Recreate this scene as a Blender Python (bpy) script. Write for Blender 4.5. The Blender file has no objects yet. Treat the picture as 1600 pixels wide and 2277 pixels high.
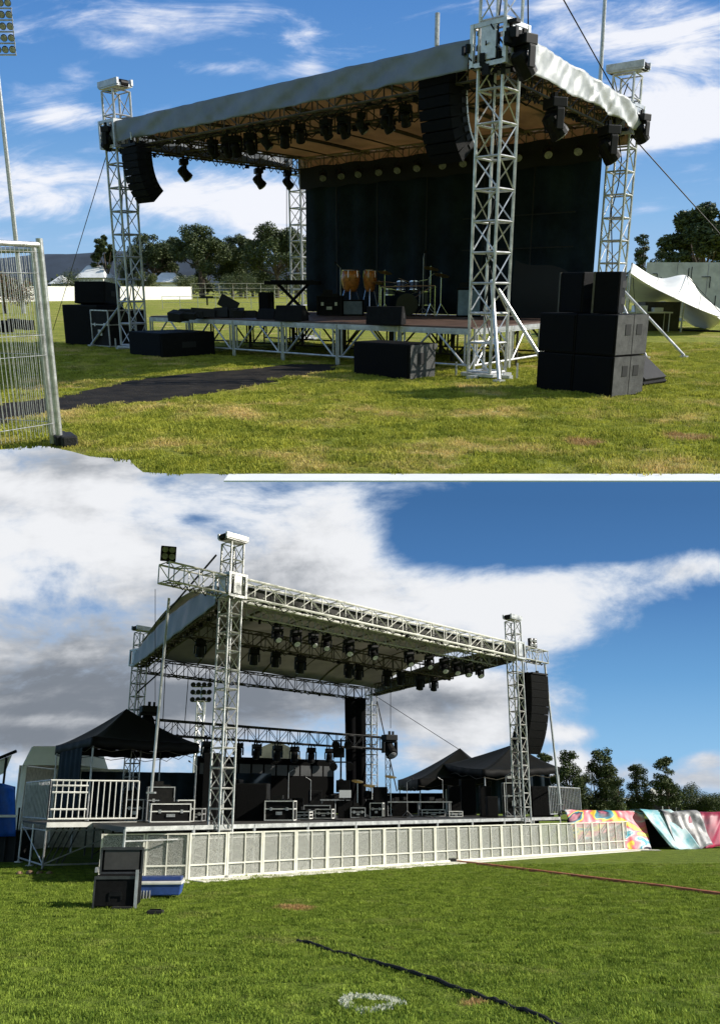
import bpy, bmesh, math, random
from mathutils import Vector, Matrix
from mathutils import noise as mnoise
random.seed(7)
R = math.radians
C = bpy.context.scene.collection
sc = bpy.context.scene

# ---------------------------------------------------------------- camera, world, sun, exposure
# The place has two fields: the lower field is level; the upper field is a sloping terrace
# (tilted as one rigid body) that hangs above and beyond it.
F, PR = 1900.0, 1213.5                      # focal length and principal row, in 1600-px-wide units
PHI = math.atan(571.5 / F)
c_, s_ = math.cos(PHI), math.sin(PHI)
EYE_T, EYE_B = 1.6, 1.75
cam_d = bpy.data.cameras.new('camera'); cam = bpy.data.objects.new('camera', cam_d); C.objects.link(cam)
cam_d.sensor_fit = 'HORIZONTAL'; cam_d.sensor_width = 36; cam_d.lens = F / 1600 * 36
cam_d.shift_y = (PR - 2277 / 2) / 1600
cam_d.clip_start = .1; cam_d.clip_end = 5000
cam.location = (0, 0, EYE_B); cam.rotation_euler = (R(90) + PHI, 0, 0)
sc.camera = cam
TILT = 2 * PHI
MT = Matrix.Translation((0, 0, EYE_B)) @ Matrix.Rotation(TILT, 4, 'X') @ Matrix.Translation((0, 0, -EYE_T))

SUN = Vector((.845, -.16, .52)).normalized()
sun_d = bpy.data.lights.new('sun', 'SUN'); sun_o = bpy.data.objects.new('sun', sun_d); C.objects.link(sun_o)
sun_d.energy = 4.2; sun_d.angle = R(.5); sun_d.color = (1, .94, .84)
sun_o.rotation_euler = SUN.to_track_quat('Z', 'Y').to_euler()
sun_o.location = (30, -10, 40)
sc.view_settings.view_transform = 'Standard'; sc.view_settings.look = 'None'
sc.view_settings.exposure = 0.5; sc.view_settings.gamma = 1

def fT(row):
    v = PR - row; return F * c_ + v * s_, -F * s_ + v * c_
def fB(row):
    v = PR - row; return F * c_ - v * s_, F * s_ + v * c_

world = bpy.data.worlds.new('World'); sc.world = world; world.use_nodes = True
wt = world.node_tree; wt.nodes.clear()
def WN(t, **k):
    n = wt.nodes.new(t)
    for a, b in k.items(): setattr(n, a, b)
    return n
def setin(t, n, i, v):
    if isinstance(v, bpy.types.NodeSocket): t.links.new(v, n.inputs[i])
    elif v is not None: n.inputs[i].default_value = v
def WM(op, a, b=None, c=None, clamp=False):
    n = WN('ShaderNodeMath', operation=op); n.use_clamp = clamp
    setin(wt, n, 0, a); setin(wt, n, 1, b); setin(wt, n, 2, c)
    return n.outputs[0]
def wmix(f, a, b):
    n = WN('ShaderNodeMix', data_type='RGBA')
    setin(wt, n, 0, f); setin(wt, n, 6, a); setin(wt, n, 7, b)
    return n.outputs[2]
def wsmooth(x, lo, hi):
    n = WN('ShaderNodeMapRange', interpolation_type='SMOOTHSTEP')
    setin(wt, n, 0, x); n.inputs[1].default_value = lo; n.inputs[2].default_value = hi
    return n.outputs[0]
def wnoise(u, w, su, sw, seed, detail=7, rough=.58, dist=0.0):
    cx = WN('ShaderNodeCombineXYZ')
    setin(wt, cx, 0, WM('MULTIPLY', u, su)); setin(wt, cx, 1, WM('MULTIPLY', w, sw)); cx.inputs[2].default_value = seed
    n = WN('ShaderNodeTexNoise'); n.noise_dimensions = '3D'
    wt.links.new(cx.outputs[0], n.inputs['Vector'])
    n.inputs['Scale'].default_value = 1; n.inputs['Detail'].default_value = detail
    n.inputs['Roughness'].default_value = rough; n.inputs['Distortion'].default_value = dist
    return n.outputs[0]
def wblobs(u, w, fr, lst):
    tot = None
    for px, row, rx, ry, amp, *sl in lst:
        fw, up = fr(row)
        u0, w0 = (px - 800) / fw, up / fw
        du = WM('SUBTRACT', u, u0); dw = WM('SUBTRACT', w, w0)
        if sl: dw = WM('ADD', dw, WM('MULTIPLY', du, sl[0]))
        e = WM('ADD', WM('POWER', WM('MULTIPLY', du, fw / rx), 2), WM('POWER', WM('MULTIPLY', dw, fw / ry), 2))
        g = WM('MULTIPLY', WM('EXPONENT', WM('MULTIPLY', e, -1)), amp)
        tot = g if tot is None else WM('ADD', tot, g)
    return tot
tc = WN('ShaderNodeTexCoord'); sx = WN('ShaderNodeSeparateXYZ'); wt.links.new(tc.outputs['Generated'], sx.inputs[0])
X, Y, Z = sx.outputs
ct, st = math.cos(TILT), math.sin(TILT)
yT = WM('ADD', WM('MULTIPLY', Y, ct), WM('MULTIPLY', Z, st))
zT = WM('SUBTRACT', WM('MULTIPLY', Z, ct), WM('MULTIPLY', Y, st))
yTs = WM('MAXIMUM', yT, .12); yBs = WM('MAXIMUM', Y, .12)
uT, wT = WM('DIVIDE', X, yTs), WM('DIVIDE', zT, yTs)
uB, wB = WM('DIVIDE', X, yBs), WM('DIVIDE', Z, yBs)
sky = WN('ShaderNodeTexSky', sky_type='NISHITA'); sky.sun_disc = False
sky.sun_elevation = math.asin(SUN.z); sky.sun_rotation = math.atan2(SUN.x, SUN.y)
sky.altitude = 200; sky.air_density = 1.0; sky.dust_density = .6; sky.ozone_density = 2.2
skyc = WN('ShaderNodeVectorMath', operation='MULTIPLY'); wt.links.new(sky.outputs[0], skyc.inputs[0])
skyc.inputs[1].default_value = (.07, .09, .105)
# clouds of the upper part of the sky: thin streaks
nT = wnoise(uT, WM('ADD', wT, WM('MULTIPLY', uT, -.10)), 5.0, 19.0, 3.1, 10, .62, .9)
nT2 = wnoise(uT, wT, 14, 40, 8.1, 5, .6, .3)
bT = wblobs(uT, wT, fT, [(430, 42, 290, 28, .50), (250, 100, 80, 24, .48), (690, 75, 60, 22, .30), (470, 148, 90, 15, .40), (690, 150, 50, 22, .40), (170, 185, 60, 22, .2),
    (70, 225, 170, 50, .42), (170, 270, 240, 36, .40), (100, 375, 360, 44, .48), (250, 445, 560, 60, .66), (600, 470, 220, 70, .55), (60, 550, 200, 40, -.1),
    (1430, 50, 320, 70, .55), (1500, 150, 260, 70, .52), (1500, 235, 240, 60, .62), (1480, 300, 180, 46, .62), (1230, 140, 70, 50, -.25), (1500, 395, 120, 18, .30, -.2),
    (1430, 460, 110, 22, .32), (1500, 560, 220, 45, .20), (900, 60, 160, 120, -.3)])
dT = WM('ADD', WM('ADD', WM('MULTIPLY', WM('SUBTRACT', nT, .5), 2.3), WM('MULTIPLY', WM('SUBTRACT', nT2, .5), .9)), bT)
aT = WM('MULTIPLY', wsmooth(dT, .08, .85), .95)
cT = wmix(wsmooth(dT, .25, .8), (.42, .50, .68, 1), (.66, .67, .71, 1))
# clouds of the lower part: heaped grey and white
nB = wnoise(uB, wB, 5.2, 9.5, 21.3, 12, .62, .25)
nBo = wnoise(WM('ADD', uB, .030), WM('ADD', wB, .022), 5.2, 9.5, 21.3, 6, .55, .25)
nB2 = wnoise(uB, wB, 4.0, 15, 33.7, 10, .62, .5)
bB = wblobs(uB, wB, fB, [(80, 1230, 480, 260, 1.3), (200, 1040, 420, 70, .8), (380, 1130, 300, 130, .5), (300, 1400, 420, 120, .8), (640, 1210, 190, 150, .70), (760, 1340, 320, 80, .70), (1200, 1350, 350, 66, .95, -.16), (1450, 1272, 160, 38, .80, -.1),
    (1180, 1430, 170, 90, .45), (650, 1500, 420, 120, .85), (200, 1560, 480, 120, 1.2), (1000, 1540, 260, 60, .45), (1110, 1600, 200, 40, .2), (1270, 1630, 60, 20, .55), (1110, 1640, 55, 18, .5), (990, 1690, 80, 26, .5),
    (1570, 1690, 50, 20, .62), (1400, 1720, 260, 26, .45), (1560, 1740, 120, 22, .4), (1280, 1690, 60, 22, .35), (950, 1080, 90, 40, .32), (1060, 1090, 60, 30, .25),
    (430, 1155, 70, 28, -1.0), (610, 1090, 90, 20, -.3), (1120, 1200, 330, 60, -.35), (1480, 1520, 190, 110, -.5), (1350, 1130, 400, 60, -.5), (1550, 1620, 100, 40, -.1)])
bB = WM('MULTIPLY', WM('TANH', WM('MULTIPLY', bB, 1.5)), .62)
dB = WM('ADD', WM('MULTIPLY', WM('SUBTRACT', nB, .5), 1.75), WM('SUBTRACT', bB, .06))
aB = wsmooth(dB, .02, .44)
gB = WM('ADD', WM('ADD', WM('MULTIPLY', WM('SUBTRACT', nB2, .5), 1.1), WM('MULTIPLY', WM('SUBTRACT', nBo, nB), 1.9)), wblobs(uB, wB, fB, [(150, 1540, 520, 110, .95), (0, 1640, 400, 50, .5), (60, 1400, 330, 60, .45), (700, 1550, 500, 60, .42), (450, 1300, 220, 90, .40), (60, 1250, 230, 90, -.25), (200, 1030, 500, 60, .35), (1200, 1360, 300, 80, -.35), (950, 1640, 200, 50, .3), (1450, 1740, 300, 30, .35), (150, 1605, 300, 18, -.4), (1000, 1560, 260, 50, .2)]))
cB = wmix(wsmooth(gB, -.15, .95), (.62, .63, .65, 1), (.15, .17, .20, 1))
eB = wsmooth(dB, .16, .55)
cB = wmix(eB, (.36, .44, .56, 1), cB)
selT = wsmooth(zT, -.10, -.02)
def wramp(w, stops):
    n = WN('ShaderNodeValToRGB'); e = n.color_ramp.elements; setin(wt, n, 0, WM('MULTIPLY', w, 2.0))
    e[0].position = stops[0][0] * 2; e[0].color = (*stops[0][1], 1); e[1].position = stops[-1][0] * 2; e[1].color = (*stops[-1][1], 1)
    for p_, c in stops[1:-1]: x = e.new(p_ * 2); x.color = (*c, 1)
    return n.outputs[0]
rT = wramp(wT, [(.0, (.32, .48, .66)), (.08, (.21, .39, .62)), (.18, (.10, .26, .54)), (.32, (.055, .175, .45))])
rB = wramp(wB, [(.0, (.22, .36, .56)), (.05, (.17, .36, .60)), (.14, (.085, .235, .46)), (.24, (.038, .13, .32)), (.36, (.024, .09, .23))])
cc = wmix(selT, cB, cT)
skm = wmix(.82, skyc.outputs[0], wmix(selT, rB, rT)); aa = WM('ADD', WM('MULTIPLY', aT, selT), WM('MULTIPLY', aB, WM('SUBTRACT', 1, selT)))
front = wsmooth(Y, .02, .2)
aa = WM('ADD', WM('MULTIPLY', aa, front), WM('MULTIPLY', WM('SUBTRACT', 1, front), .25))
fin = wmix(aa, wmix(front, skyc.outputs[0], skm), cc)
bg = WN('ShaderNodeBackground'); wt.links.new(fin, bg.inputs[0]); bg.inputs[1].default_value = 1.0
wo = WN('ShaderNodeOutputWorld'); wt.links.new(bg.outputs[0], wo.inputs[0])
world.cycles.sampling_method = 'MANUAL'; world.cycles.sample_map_resolution = 512
sc.cycles.max_bounces = 6; sc.cycles.transparent_max_bounces = 24

# ---------------------------------------------------------------- measuring: where a photographed point stands
def TX(px, D, row=450): return (px - 800) * D / fT(row)[0]
def TZ(row, D): fw, up = fT(row); return EYE_T + D * up / fw
def TG(px, row, z=0.0):
    fw, up = fT(row); D = (z - EYE_T) * fw / up; return ((px - 800) * D / fw, D)
def BX(px, D, row=1550): return (px - 800) * D / fB(row)[0]
def BZ(row, D): fw, up = fB(row); return EYE_B + D * up / fw
def BG(px, row, z=0.0):
    fw, up = fB(row); D = (z - EYE_B) * fw / up; return ((px - 800) * D / fw, D)

# ---------------------------------------------------------------- materials
MATS = {}
def mat(name, col, rough=.6, metal=0.0, var=.18, scale=6.0, bump=0.0, bscale=60.0, col2=None, alpha=None, coat=0, space='Object', spec=None, trans=0):
    if name in MATS: return MATS[name]
    m = bpy.data.materials.new(name); m.use_nodes = True; t = m.node_tree
    p = t.nodes['Principled BSDF']
    tcn = t.nodes.new('ShaderNodeTexCoord')
    src = tcn.outputs['Object']
    if space == 'World':
        g = t.nodes.new('ShaderNodeNewGeometry'); src = g.outputs['Position']
    n = t.nodes.new('ShaderNodeTexNoise'); n.inputs['Scale'].default_value = scale; n.inputs['Detail'].default_value = 6; n.inputs['Roughness'].default_value = .65
    t.links.new(src, n.inputs['Vector'])
    r = t.nodes.new('ShaderNodeValToRGB')
    c2 = col2 or tuple(x * (1 - var) ** 2 for x in col); c1 = tuple(min(1, x * (1 + var)) for x in col) if not col2 else col
    r.color_ramp.elements[0].position = .3; r.color_ramp.elements[1].position = .7
    r.color_ramp.elements[0].color = (*c2, 1); r.color_ramp.elements[1].color = (*c1, 1)
    t.links.new(n.outputs[0], r.inputs[0]); t.links.new(r.outputs[0], p.inputs['Base Color'])
    mr = t.nodes.new('ShaderNodeMapRange'); mr.inputs[3].default_value = max(.05, rough - .12); mr.inputs[4].default_value = min(1, rough + .12)
    t.links.new(n.outputs[0], mr.inputs[0]); t.links.new(mr.outputs[0], p.inputs['Roughness'])
    p.inputs['Metallic'].default_value = metal
    if spec is not None: p.inputs['Specular IOR Level'].default_value = spec
    if coat: p.inputs['Coat Weight'].default_value = coat
    if bump:
        n2 = t.nodes.new('ShaderNodeTexNoise'); n2.inputs['Scale'].default_value = bscale; n2.inputs['Detail'].default_value = 4
        t.links.new(src, n2.inputs['Vector'])
        b = t.nodes.new('ShaderNodeBump'); b.inputs['Strength'].default_value = bump; b.inputs['Distance'].default_value = .02
        t.links.new(n2.outputs[0], b.inputs['Height']); t.links.new(b.outputs[0], p.inputs['Normal'])
    if alpha is not None: p.inputs['Alpha'].default_value = alpha
    if trans:
        tr = t.nodes.new('ShaderNodeBsdfTranslucent'); ms = t.nodes.new('ShaderNodeMixShader'); ms.inputs[0].default_value = trans
        t.links.new(r.outputs[0], tr.inputs[0]); t.links.new(p.outputs[0], ms.inputs[1]); t.links.new(tr.outputs[0], ms.inputs[2]); t.links.new(ms.outputs[0], t.nodes['Material Output'].inputs[0])
    MATS[name] = m
    return m
ALU = mat('white aluminium', (.62, .62, .61), .38, .45, .25, 5, .15, 90)
ALUG = mat('grey aluminium', (.50, .51, .52), .42, .45, .2, 5, .15, 90)
ALUD = mat('dark-toned alloy', (.10, .09, .07), .55, .3, .3, 4, spec=.3)  # deep tone used for roof trusses, bars and under-deck frames
STEEL = mat('galvanised steel', (.55, .55, .54), .4, .6, .25, 12, .1, 60)
BLK = mat('black steel', (.007, .007, .0075), .55, 0, .3, 8, spec=.2)
BLKT = mat('black truss paint', (.022, .022, .023), .5, .1, .3, 8, spec=.3)
BOX = mat('black textured paint', (.0075, .0075, .008), .66, 0, .35, 10, .5, 180, spec=.12)
BOXW = mat('worn black paint', (.013, .013, .0125), .72, 0, .45, 5, .5, 120, spec=.16)
GRL = mat('black grille', (.0055, .0055, .006), .68, 0, .3, 40, .8, 260, spec=.1)
HANDLE = mat('dark recess', (.006, .006, .006), .7, 0, .1, 8)
LENS = mat('lamp glass', (.35, .36, .37), .12, 0, .35, 9)
RUB = mat('black rubber', (.010, .010, .010), .8, 0, .3, 9, .3, 60)
SILV = mat('silver tarpaulin', (.40, .41, .40), .5, .1, .12, 3, .5, 9)
SILV_SHADE = mat('shade-grey tarpaulin', (.17, .19, .215), .5, .05, .14, 1.6, .35, 7)  # darker copy of the silver: skirt shade put into the colour
TAN = mat('tan ceiling fabric', (.50, .36, .23), .8, 0, .14, .9, .2, 8, trans=.34, spec=.1)
GREYC = mat('grey ceiling fabric', (.52, .50, .46), .8, 0, .12, .9, .2, 8, trans=.34, spec=.1)
DRAPE = mat('black stage drape', (.015, .025, .037), .85, 0, .35, 1.3, .3, 30, spec=.12)
CANOPY = mat('black polyester', (.0065, .0065, .007), .7, 0, .2, 3, .3, 25, spec=.16)
WOOD = mat('dark deck plywood', (.10, .058, .042), .5, 0, .35, 2.2, .2, 30)
DECKB = mat('black deck plywood', (.05, .047, .045), .6, 0, .35, 2.2, .2, 30)
WHITE = mat('white paint', (.78, .78, .74), .5, 0, .1, 4, .1, 60)
CREAM = mat('cream barrier paint', (.76, .75, .66), .5, 0, .12, 3, .1, 60)
CHROME = mat('chrome', (.75, .76, .78), .18, .9, .1, 8)
ORG = mat('orange lacquered wood', (.55, .20, .045), .3, 0, .35, 14, coat=.4)
BLUEC = mat('blue plastic', (.035, .085, .30), .5, 0, .25, 4, .2, 40)
TARP = mat('blue tarp', (.012, .12, .60), .5, 0, .25, 2, .4, 10)
TENT = mat('white tent fabric', (.88, .86, .78), .7, 0, .06, 1.4, .25, 6)
SCREEN = None

# ---------------------------------------------------------------- mesh building
T_TOP = []          # top-level objects that belong to the upper terrace
FRAME = ['B']
class MB:
    def __init__(s): s.v, s.f, s.m = [], [], []
    def add(s, vs, fs, mi=0):
        b = len(s.v); s.v += [tuple(x) for x in vs]; s.f += [tuple(b + i for i in f) for f in fs]; s.m += [mi] * len(fs); return s
    def box(s, c, d, rz=0, M=None, mi=0, taper=(1, 1)):
        x, y, z = d[0] / 2, d[1] / 2, d[2] / 2
        tx, ty = taper
        vs = [Vector(p) for p in ((-x, -y, -z), (x, -y, -z), (x, y, -z), (-x, y, -z), (-x * tx, -y * ty, z), (x * tx, -y * ty, z), (x * tx, y * ty, z), (-x * tx, y * ty, z))]
        m = M if M else Matrix.Rotation(rz, 3, 'Z')
        c = Vector(c)
        return s.add([m @ p + c for p in vs], [(0, 3, 2, 1), (4, 5, 6, 7), (0, 1, 5, 4), (1, 2, 6, 5), (2, 3, 7, 6), (3, 0, 4, 7)], mi)
    def tube(s, a, b, r, n=6, r2=None, mi=0, caps=True):
        a, b = Vector(a), Vector(b); d = b - a
        if d.length < 1e-6: return s
        q = d.to_track_quat('Z', 'Y'); r2 = r if r2 is None else r2
        vs = [a + q @ Vector((r * math.cos(t), r * math.sin(t), 0)) for t in (2 * math.pi * k / n for k in range(n))]
        vs += [b + q @ Vector((r2 * math.cos(t), r2 * math.sin(t), 0)) for t in (2 * math.pi * k / n for k in range(n))]
        fs = [(k, (k + 1) % n, n + (k + 1) % n, n + k) for k in range(n)]
        if caps: fs += [tuple(range(n))[::-1], tuple(range(n, 2 * n))]
        return s.add(vs, fs, mi)
    def path(s, pts, r, n=6, mi=0):
        for a, b in zip(pts, pts[1:]): s.tube(a, b, r, n, mi=mi)
        return s
    def lathe(s, c, prof, n=14, axis=None, mi=0):
        q = Vector(axis).to_track_quat('Z', 'Y') if axis else None
        vs, fs = [], []
        for r, z in prof:
            for k in range(n):
                p = Vector((r * math.cos(2 * math.pi * k / n), r * math.sin(2 * math.pi * k / n), z))
                vs.append((q @ p if q else p) + Vector(c))
        for i in range(len(prof) - 1):
            for k in range(n): fs.append((i * n + k, i * n + (k + 1) % n, (i + 1) * n + (k + 1) % n, (i + 1) * n + k))
        fs += [tuple(range(n))[::-1], tuple(range((len(prof) - 1) * n, len(prof) * n))]
        return s.add(vs, fs, mi)
    def grid(s, fn, nu, nv, mi=0):
        vs = [fn(i / nu, j / nv) for j in range(nv + 1) for i in range(nu + 1)]
        fs = [(j * (nu + 1) + i, j * (nu + 1) + i + 1, (j + 1) * (nu + 1) + i + 1, (j + 1) * (nu + 1) + i) for j in range(nv) for i in range(nu)]
        return s.add(vs, fs, mi)
    def build(s, name, m, parent=None, smooth=False, bevel=0, solid=0, subd=0):
        me = bpy.data.meshes.new(name); me.from_pydata(s.v, [], s.f)
        for x in (m if isinstance(m, (list, tuple)) else [m]): me.materials.append(x)
        if any(s.m): me.polygons.foreach_set('material_index', s.m)
        if smooth: me.polygons.foreach_set('use_smooth', [True] * len(me.polygons))
        me.update()
        o = bpy.data.objects.new(name, me); C.objects.link(o)
        if parent is not None: o.parent = parent
        elif FRAME[0] == 'T': T_TOP.append(o)
        if bevel:
            b = o.modifiers.new('b', 'BEVEL'); b.width = bevel; b.segments = 2; b.limit_method = 'ANGLE'
        if solid:
            b = o.modifiers.new('s', 'SOLIDIFY'); b.thickness = solid
        return o
def tag(o, label=None, cat=None, group=None, kind=None):
    if label: o['label'] = label
    if cat: o['category'] = cat
    if group: o['group'] = group
    if kind: o['kind'] = kind
    return o
def empty(name, label, cat, loc=(0, 0, 0), rz=0, group=None):
    o = bpy.data.objects.new(name, None); C.objects.link(o); o.empty_display_size = .2
    o.location = loc; o.rotation_euler = (0, 0, rz)
    if FRAME[0] == 'T': T_TOP.append(o)
    return tag(o, label, cat, group)
def dup(root, loc, rz=0, label=None, group=None, scale=None, rot=None):
    def cp(o, par):
        c = o.copy(); C.objects.link(c); c.parent = par
        for ch in KIDS(o): cp(ch, c)
        return c
    r = cp(root, None); r.location = loc; r.rotation_euler = rot or (0, 0, rz)
    if scale: r.scale = (scale,) * 3 if not isinstance(scale, (tuple, list)) else scale
    if label: r['label'] = label
    if group: r['group'] = group
    if FRAME[0] == 'T': T_TOP.append(r)
    return r
def KIDS(o): return list(o.children)
ORD = ['first', 'second', 'third', 'fourth', 'fifth', 'sixth', 'seventh', 'eighth', 'ninth', 'tenth', 'eleventh', 'twelfth', 'thirteenth', 'fourteenth', 'fifteenth', 'sixteenth', 'seventeenth', 'eighteenth', 'nineteenth', 'twentieth']
NUM = ['zero', 'one', 'two', 'three', 'four', 'five', 'six', 'seven', 'eight', 'nine', 'ten', 'eleven', 'twelve', 'thirteen', 'fourteen', 'fifteen', 'sixteen', 'seventeen', 'eighteen', 'nineteen', 'twenty']

def truss(mb, p0, p1, w, h, bay, r, rb=None, ladder=True, mi=0, side=None, rung=1.1):
    """square lattice beam between two points: four chords, zigzag braces on each face"""
    p0, p1 = Vector(p0), Vector(p1); d = p1 - p0; L = d.length; d.normalize()
    if side is not None: sv = Vector(side).normalized()
    else: sv = d.cross(Vector((0, 0, 1))).normalized() if abs(d.z) < .9 else Vector((1, 0, 0))
    uv = sv.cross(d).normalized(); rb = rb or r * .55
    cs = [sv * (w / 2 * a) + uv * (h / 2 * b) for a, b in ((-1, -1), (1, -1), (1, 1), (-1, 1))]
    for q in cs: mb.tube(p0 + q, p1 + q, r, 6, mi=mi)
    n = max(1, round(L / bay)); st_ = L / n
    for k in range(n):
        a, b = p0 + d * (k * st_), p0 + d * ((k + 1) * st_)
        for i in range(4):
            q1, q2 = cs[i], cs[(i + 1) % 4]
            if k % 2: q1, q2 = q2, q1
            mb.tube(a + q1, b + q2, rb, 4, mi=mi, caps=False)
            if ladder or k == 0: mb.tube(a + q1, a + q2, rb * rung, 4, mi=mi, caps=False)
    for i in range(4): mb.tube(p1 + cs[i], p1 + cs[(i + 1) % 4], rb * 1.1, 4, mi=mi, caps=False)
    return mb

# ---------------------------------------------------------------- grounds
def grass_mat(name, green, green2, dry, dry_lo, dry_hi, pscale, blade=False, spots=()):
    m = bpy.data.materials.new(name); m.use_nodes = True; t = m.node_tree; p = t.nodes['Principled BSDF']
    g = t.nodes.new('ShaderNodeNewGeometry')
    def nz(s, d=5, r=.6):
        n = t.nodes.new('ShaderNodeTexNoise'); n.inputs['Scale'].default_value = s; n.inputs['Detail'].default_value = d; n.inputs['Roughness'].default_value = r
        t.links.new(g.outputs['Position'], n.inputs['Vector']); return n.outputs[0]
    def ramp(x, lo, hi):
        n = t.nodes.new('ShaderNodeMapRange'); n.inputs[1].default_value = lo; n.inputs[2].default_value = hi; n.interpolation_type = 'SMOOTHSTEP'
        t.links.new(x, n.inputs[0]); return n.outputs[0]
    def mix(f, a, b):
        n = t.nodes.new('ShaderNodeMix'); n.data_type = 'RGBA'
        for i, x in ((0, f), (6, a), (7, b)):
            if isinstance(x, bpy.types.NodeSocket): t.links.new(x, n.inputs[i])
            else: n.inputs[i].default_value = (*x, 1)
        return n.outputs[2]
    col = mix(ramp(nz(2.3, 8, .7), .36, .64), green, green2)
    col = mix(ramp(nz(7.5, 5, .7), .50, .68), col, tuple(x * .55 for x in green))
    col = mix(ramp(nz(pscale, 9, .68), dry_lo, dry_hi), col, dry)
    col = mix(ramp(nz(.9, 4, .5), .52, .66), col, mix(ramp(nz(5, 3), .3, .7), green, tuple(x * .8 for x in green2)))
    col = mix(ramp(nz(23, 3), .55, .8), col, tuple(x * 1.7 for x in green2))
    for (px, py, pz, rad) in spots:
        vm = t.nodes.new('ShaderNodeVectorMath'); vm.operation = 'DISTANCE'; vm.inputs[1].default_value = (px, py, pz)
        t.links.new(g.outputs['Position'], vm.inputs[0])
        ad = t.nodes.new('ShaderNodeMath'); ad.operation = 'MULTIPLY_ADD'; ad.inputs[1].default_value = rad * 1.2
        t.links.new(nz(4, 6, .7), ad.inputs[0]); t.links.new(vm.outputs['Value'], ad.inputs[2])
        inv = ramp(ad.outputs[0], rad * 1.75, rad * 1.1)
        col = mix(inv, col, (.46, .30, .13))
    if blade:
        rnd = t.nodes.new('ShaderNodeObjectInfo')
        col = mix(ramp(rnd.outputs['Random'], 0, 1), col, mix(ramp(nz(60, 2), .3, .7), tuple(x * 1.25 for x in green2), tuple(x * .8 for x in dry)) if False else tuple(x * 1.2 for x in green2)) if False else col
        p.inputs['Roughness'].default_value = .7; p.inputs['Specular IOR Level'].default_value = .15
        p.inputs['Transmission Weight'].default_value = 0
        tr = t.nodes.new('ShaderNodeBsdfTranslucent'); t.links.new(col, tr.inputs[0])
        ms = t.nodes.new('ShaderNodeMixShader'); ms.inputs[0].default_value = .35
        t.links.new(p.outputs[0], ms.inputs[1]); t.links.new(tr.outputs[0], ms.inputs[2]); t.links.new(ms.outputs[0], t.nodes['Material Output'].inputs[0])
    else:
        p.inputs['Roughness'].default_value = .9; p.inputs['Specular IOR Level'].default_value = .15
        b = t.nodes.new('ShaderNodeBump'); b.inputs['Strength'].default_value = .9; b.inputs['Distance'].default_value = .05
        t.links.new(nz(28, 4, .75), b.inputs['Height']); t.links.new(b.outputs[0], p.inputs['Normal'])
        col = mix(ramp(nz(34, 4, .8), .35, .62), tuple(x * .45 for x in green), col)
    t.links.new(col, p.inputs['Base Color'])
    return m
def wpos(xy, z=0):
    p = MT @ Vector((xy[0], xy[1], z)); return tuple(p)
GT = dict(green=(.22, .255, .030), green2=(.48, .475, .068), dry=(.74, .55, .23), dry_lo=.49, dry_hi=.70, pscale=.62,
          spots=[(*wpos(TG(1525, 972)), .30), (*wpos(TG(1300, 985)), .25)])
GB = dict(green=(.14, .21, .026), green2=(.32, .41, .060), dry=(.36, .34, .12), dry_lo=.54, dry_hi=.76, pscale=.55,
          spots=[(*BG(655, 2020), 0, .42), (*BG(1055, 2232), 0, .16)])
gT, gTb = grass_mat('upper turf', **GT), grass_mat('upper grass blades', blade=True, **GT)
gB, gBb = grass_mat('lower turf', **GB), grass_mat('lower grass blades', blade=True, **GB)

EDGE = [(-40, 1003), (20, 998), (60, 990), (110, 993), (160, 1004), (200, 1015), (250, 1019), (288, 1022), (300, 1036), (318, 1050), (400, 1054), (450, 1053), (508, 1055)]
FRAME[0] = 'T'
edge = [TG(a, b) for a, b in EDGE]
yE = TG(800, 1055)[1]; xE = TG(508, 1055)[0]
poly = [(-14, edge[0][1])] + edge + [(14, yE)] + [(900, 900), (-900, 900)]
fm = MB(); fm.add([(x, y, 0) for x, y in poly], [tuple(range(len(poly)))])
fld = tag(fm.build('upper_ground', gT), kind='structure'); fld.visible_shadow = False
yK = TG(800, 1070)[1]
kb = MB(); kb.box(((xE + 14) / 2, (yE + yK) / 2, .0), (14 - xE, yE - yK, .012)); 
divider_strip = tag(kb.build('divider_strip', mat('white divider', (.82, .82, .80), .6, 0, .04, 3)), kind='structure'); divider_strip.visible_shadow = False  # added white strip dividing the two fields, laid flat to catch the sun
FRAME[0] = 'B'
lm = MB(); lm.add([(-900, -30, 0), (900, -30, 0), (900, 1500, 0), (-900, 1500, 0)], [(0, 1, 2, 3)])
tag(lm.build('lower_ground', gB), kind='structure')

def tuft(name, m, n, rad, h, seed):
    rr = random.Random(seed); vs, fs = [], []
    for k in range(n):
        a = rr.uniform(0, 6.283); q = rad * math.sqrt(rr.random()); x, y = q * math.cos(a), q * math.sin(a)
        L = h * rr.uniform(.45, 1.15); b = rr.uniform(0, 6.283); ln = rr.uniform(.15, .75) * L; w = rr.uniform(.0028, .0055)
        cx, cy = math.cos(b), math.sin(b); sx_, sy_ = -cy * w, cx * w
        i = len(vs)
        vs += [(x - sx_, y - sy_, -.004), (x + sx_, y + sy_, -.004), (x + cx * ln * .4 + sx_ * .8, y + cy * ln * .4 + sy_ * .8, L * .65), (x + cx * ln * .4 - sx_ * .8, y + cy * ln * .4 - sy_ * .8, L * .65), (x + cx * ln, y + cy * ln, L * .93)]
        fs += [(i, i + 1, i + 2, i + 3), (i + 3, i + 2, i + 4)]
    me = bpy.data.meshes.new(name); me.from_pydata(vs, [], fs); me.materials.append(m)
    return bpy.data.objects.new(name, me)
def inside(p, poly):
    c = False; j = len(poly) - 1
    for i in range(len(poly)):
        if (poly[i][1] > p[1]) != (poly[j][1] > p[1]) and p[0] < (poly[j][0] - poly[i][0]) * (p[1] - poly[i][1]) / (poly[j][1] - poly[i][1]) + poly[i][0]: c = not c
        j = i
    return c
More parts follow.
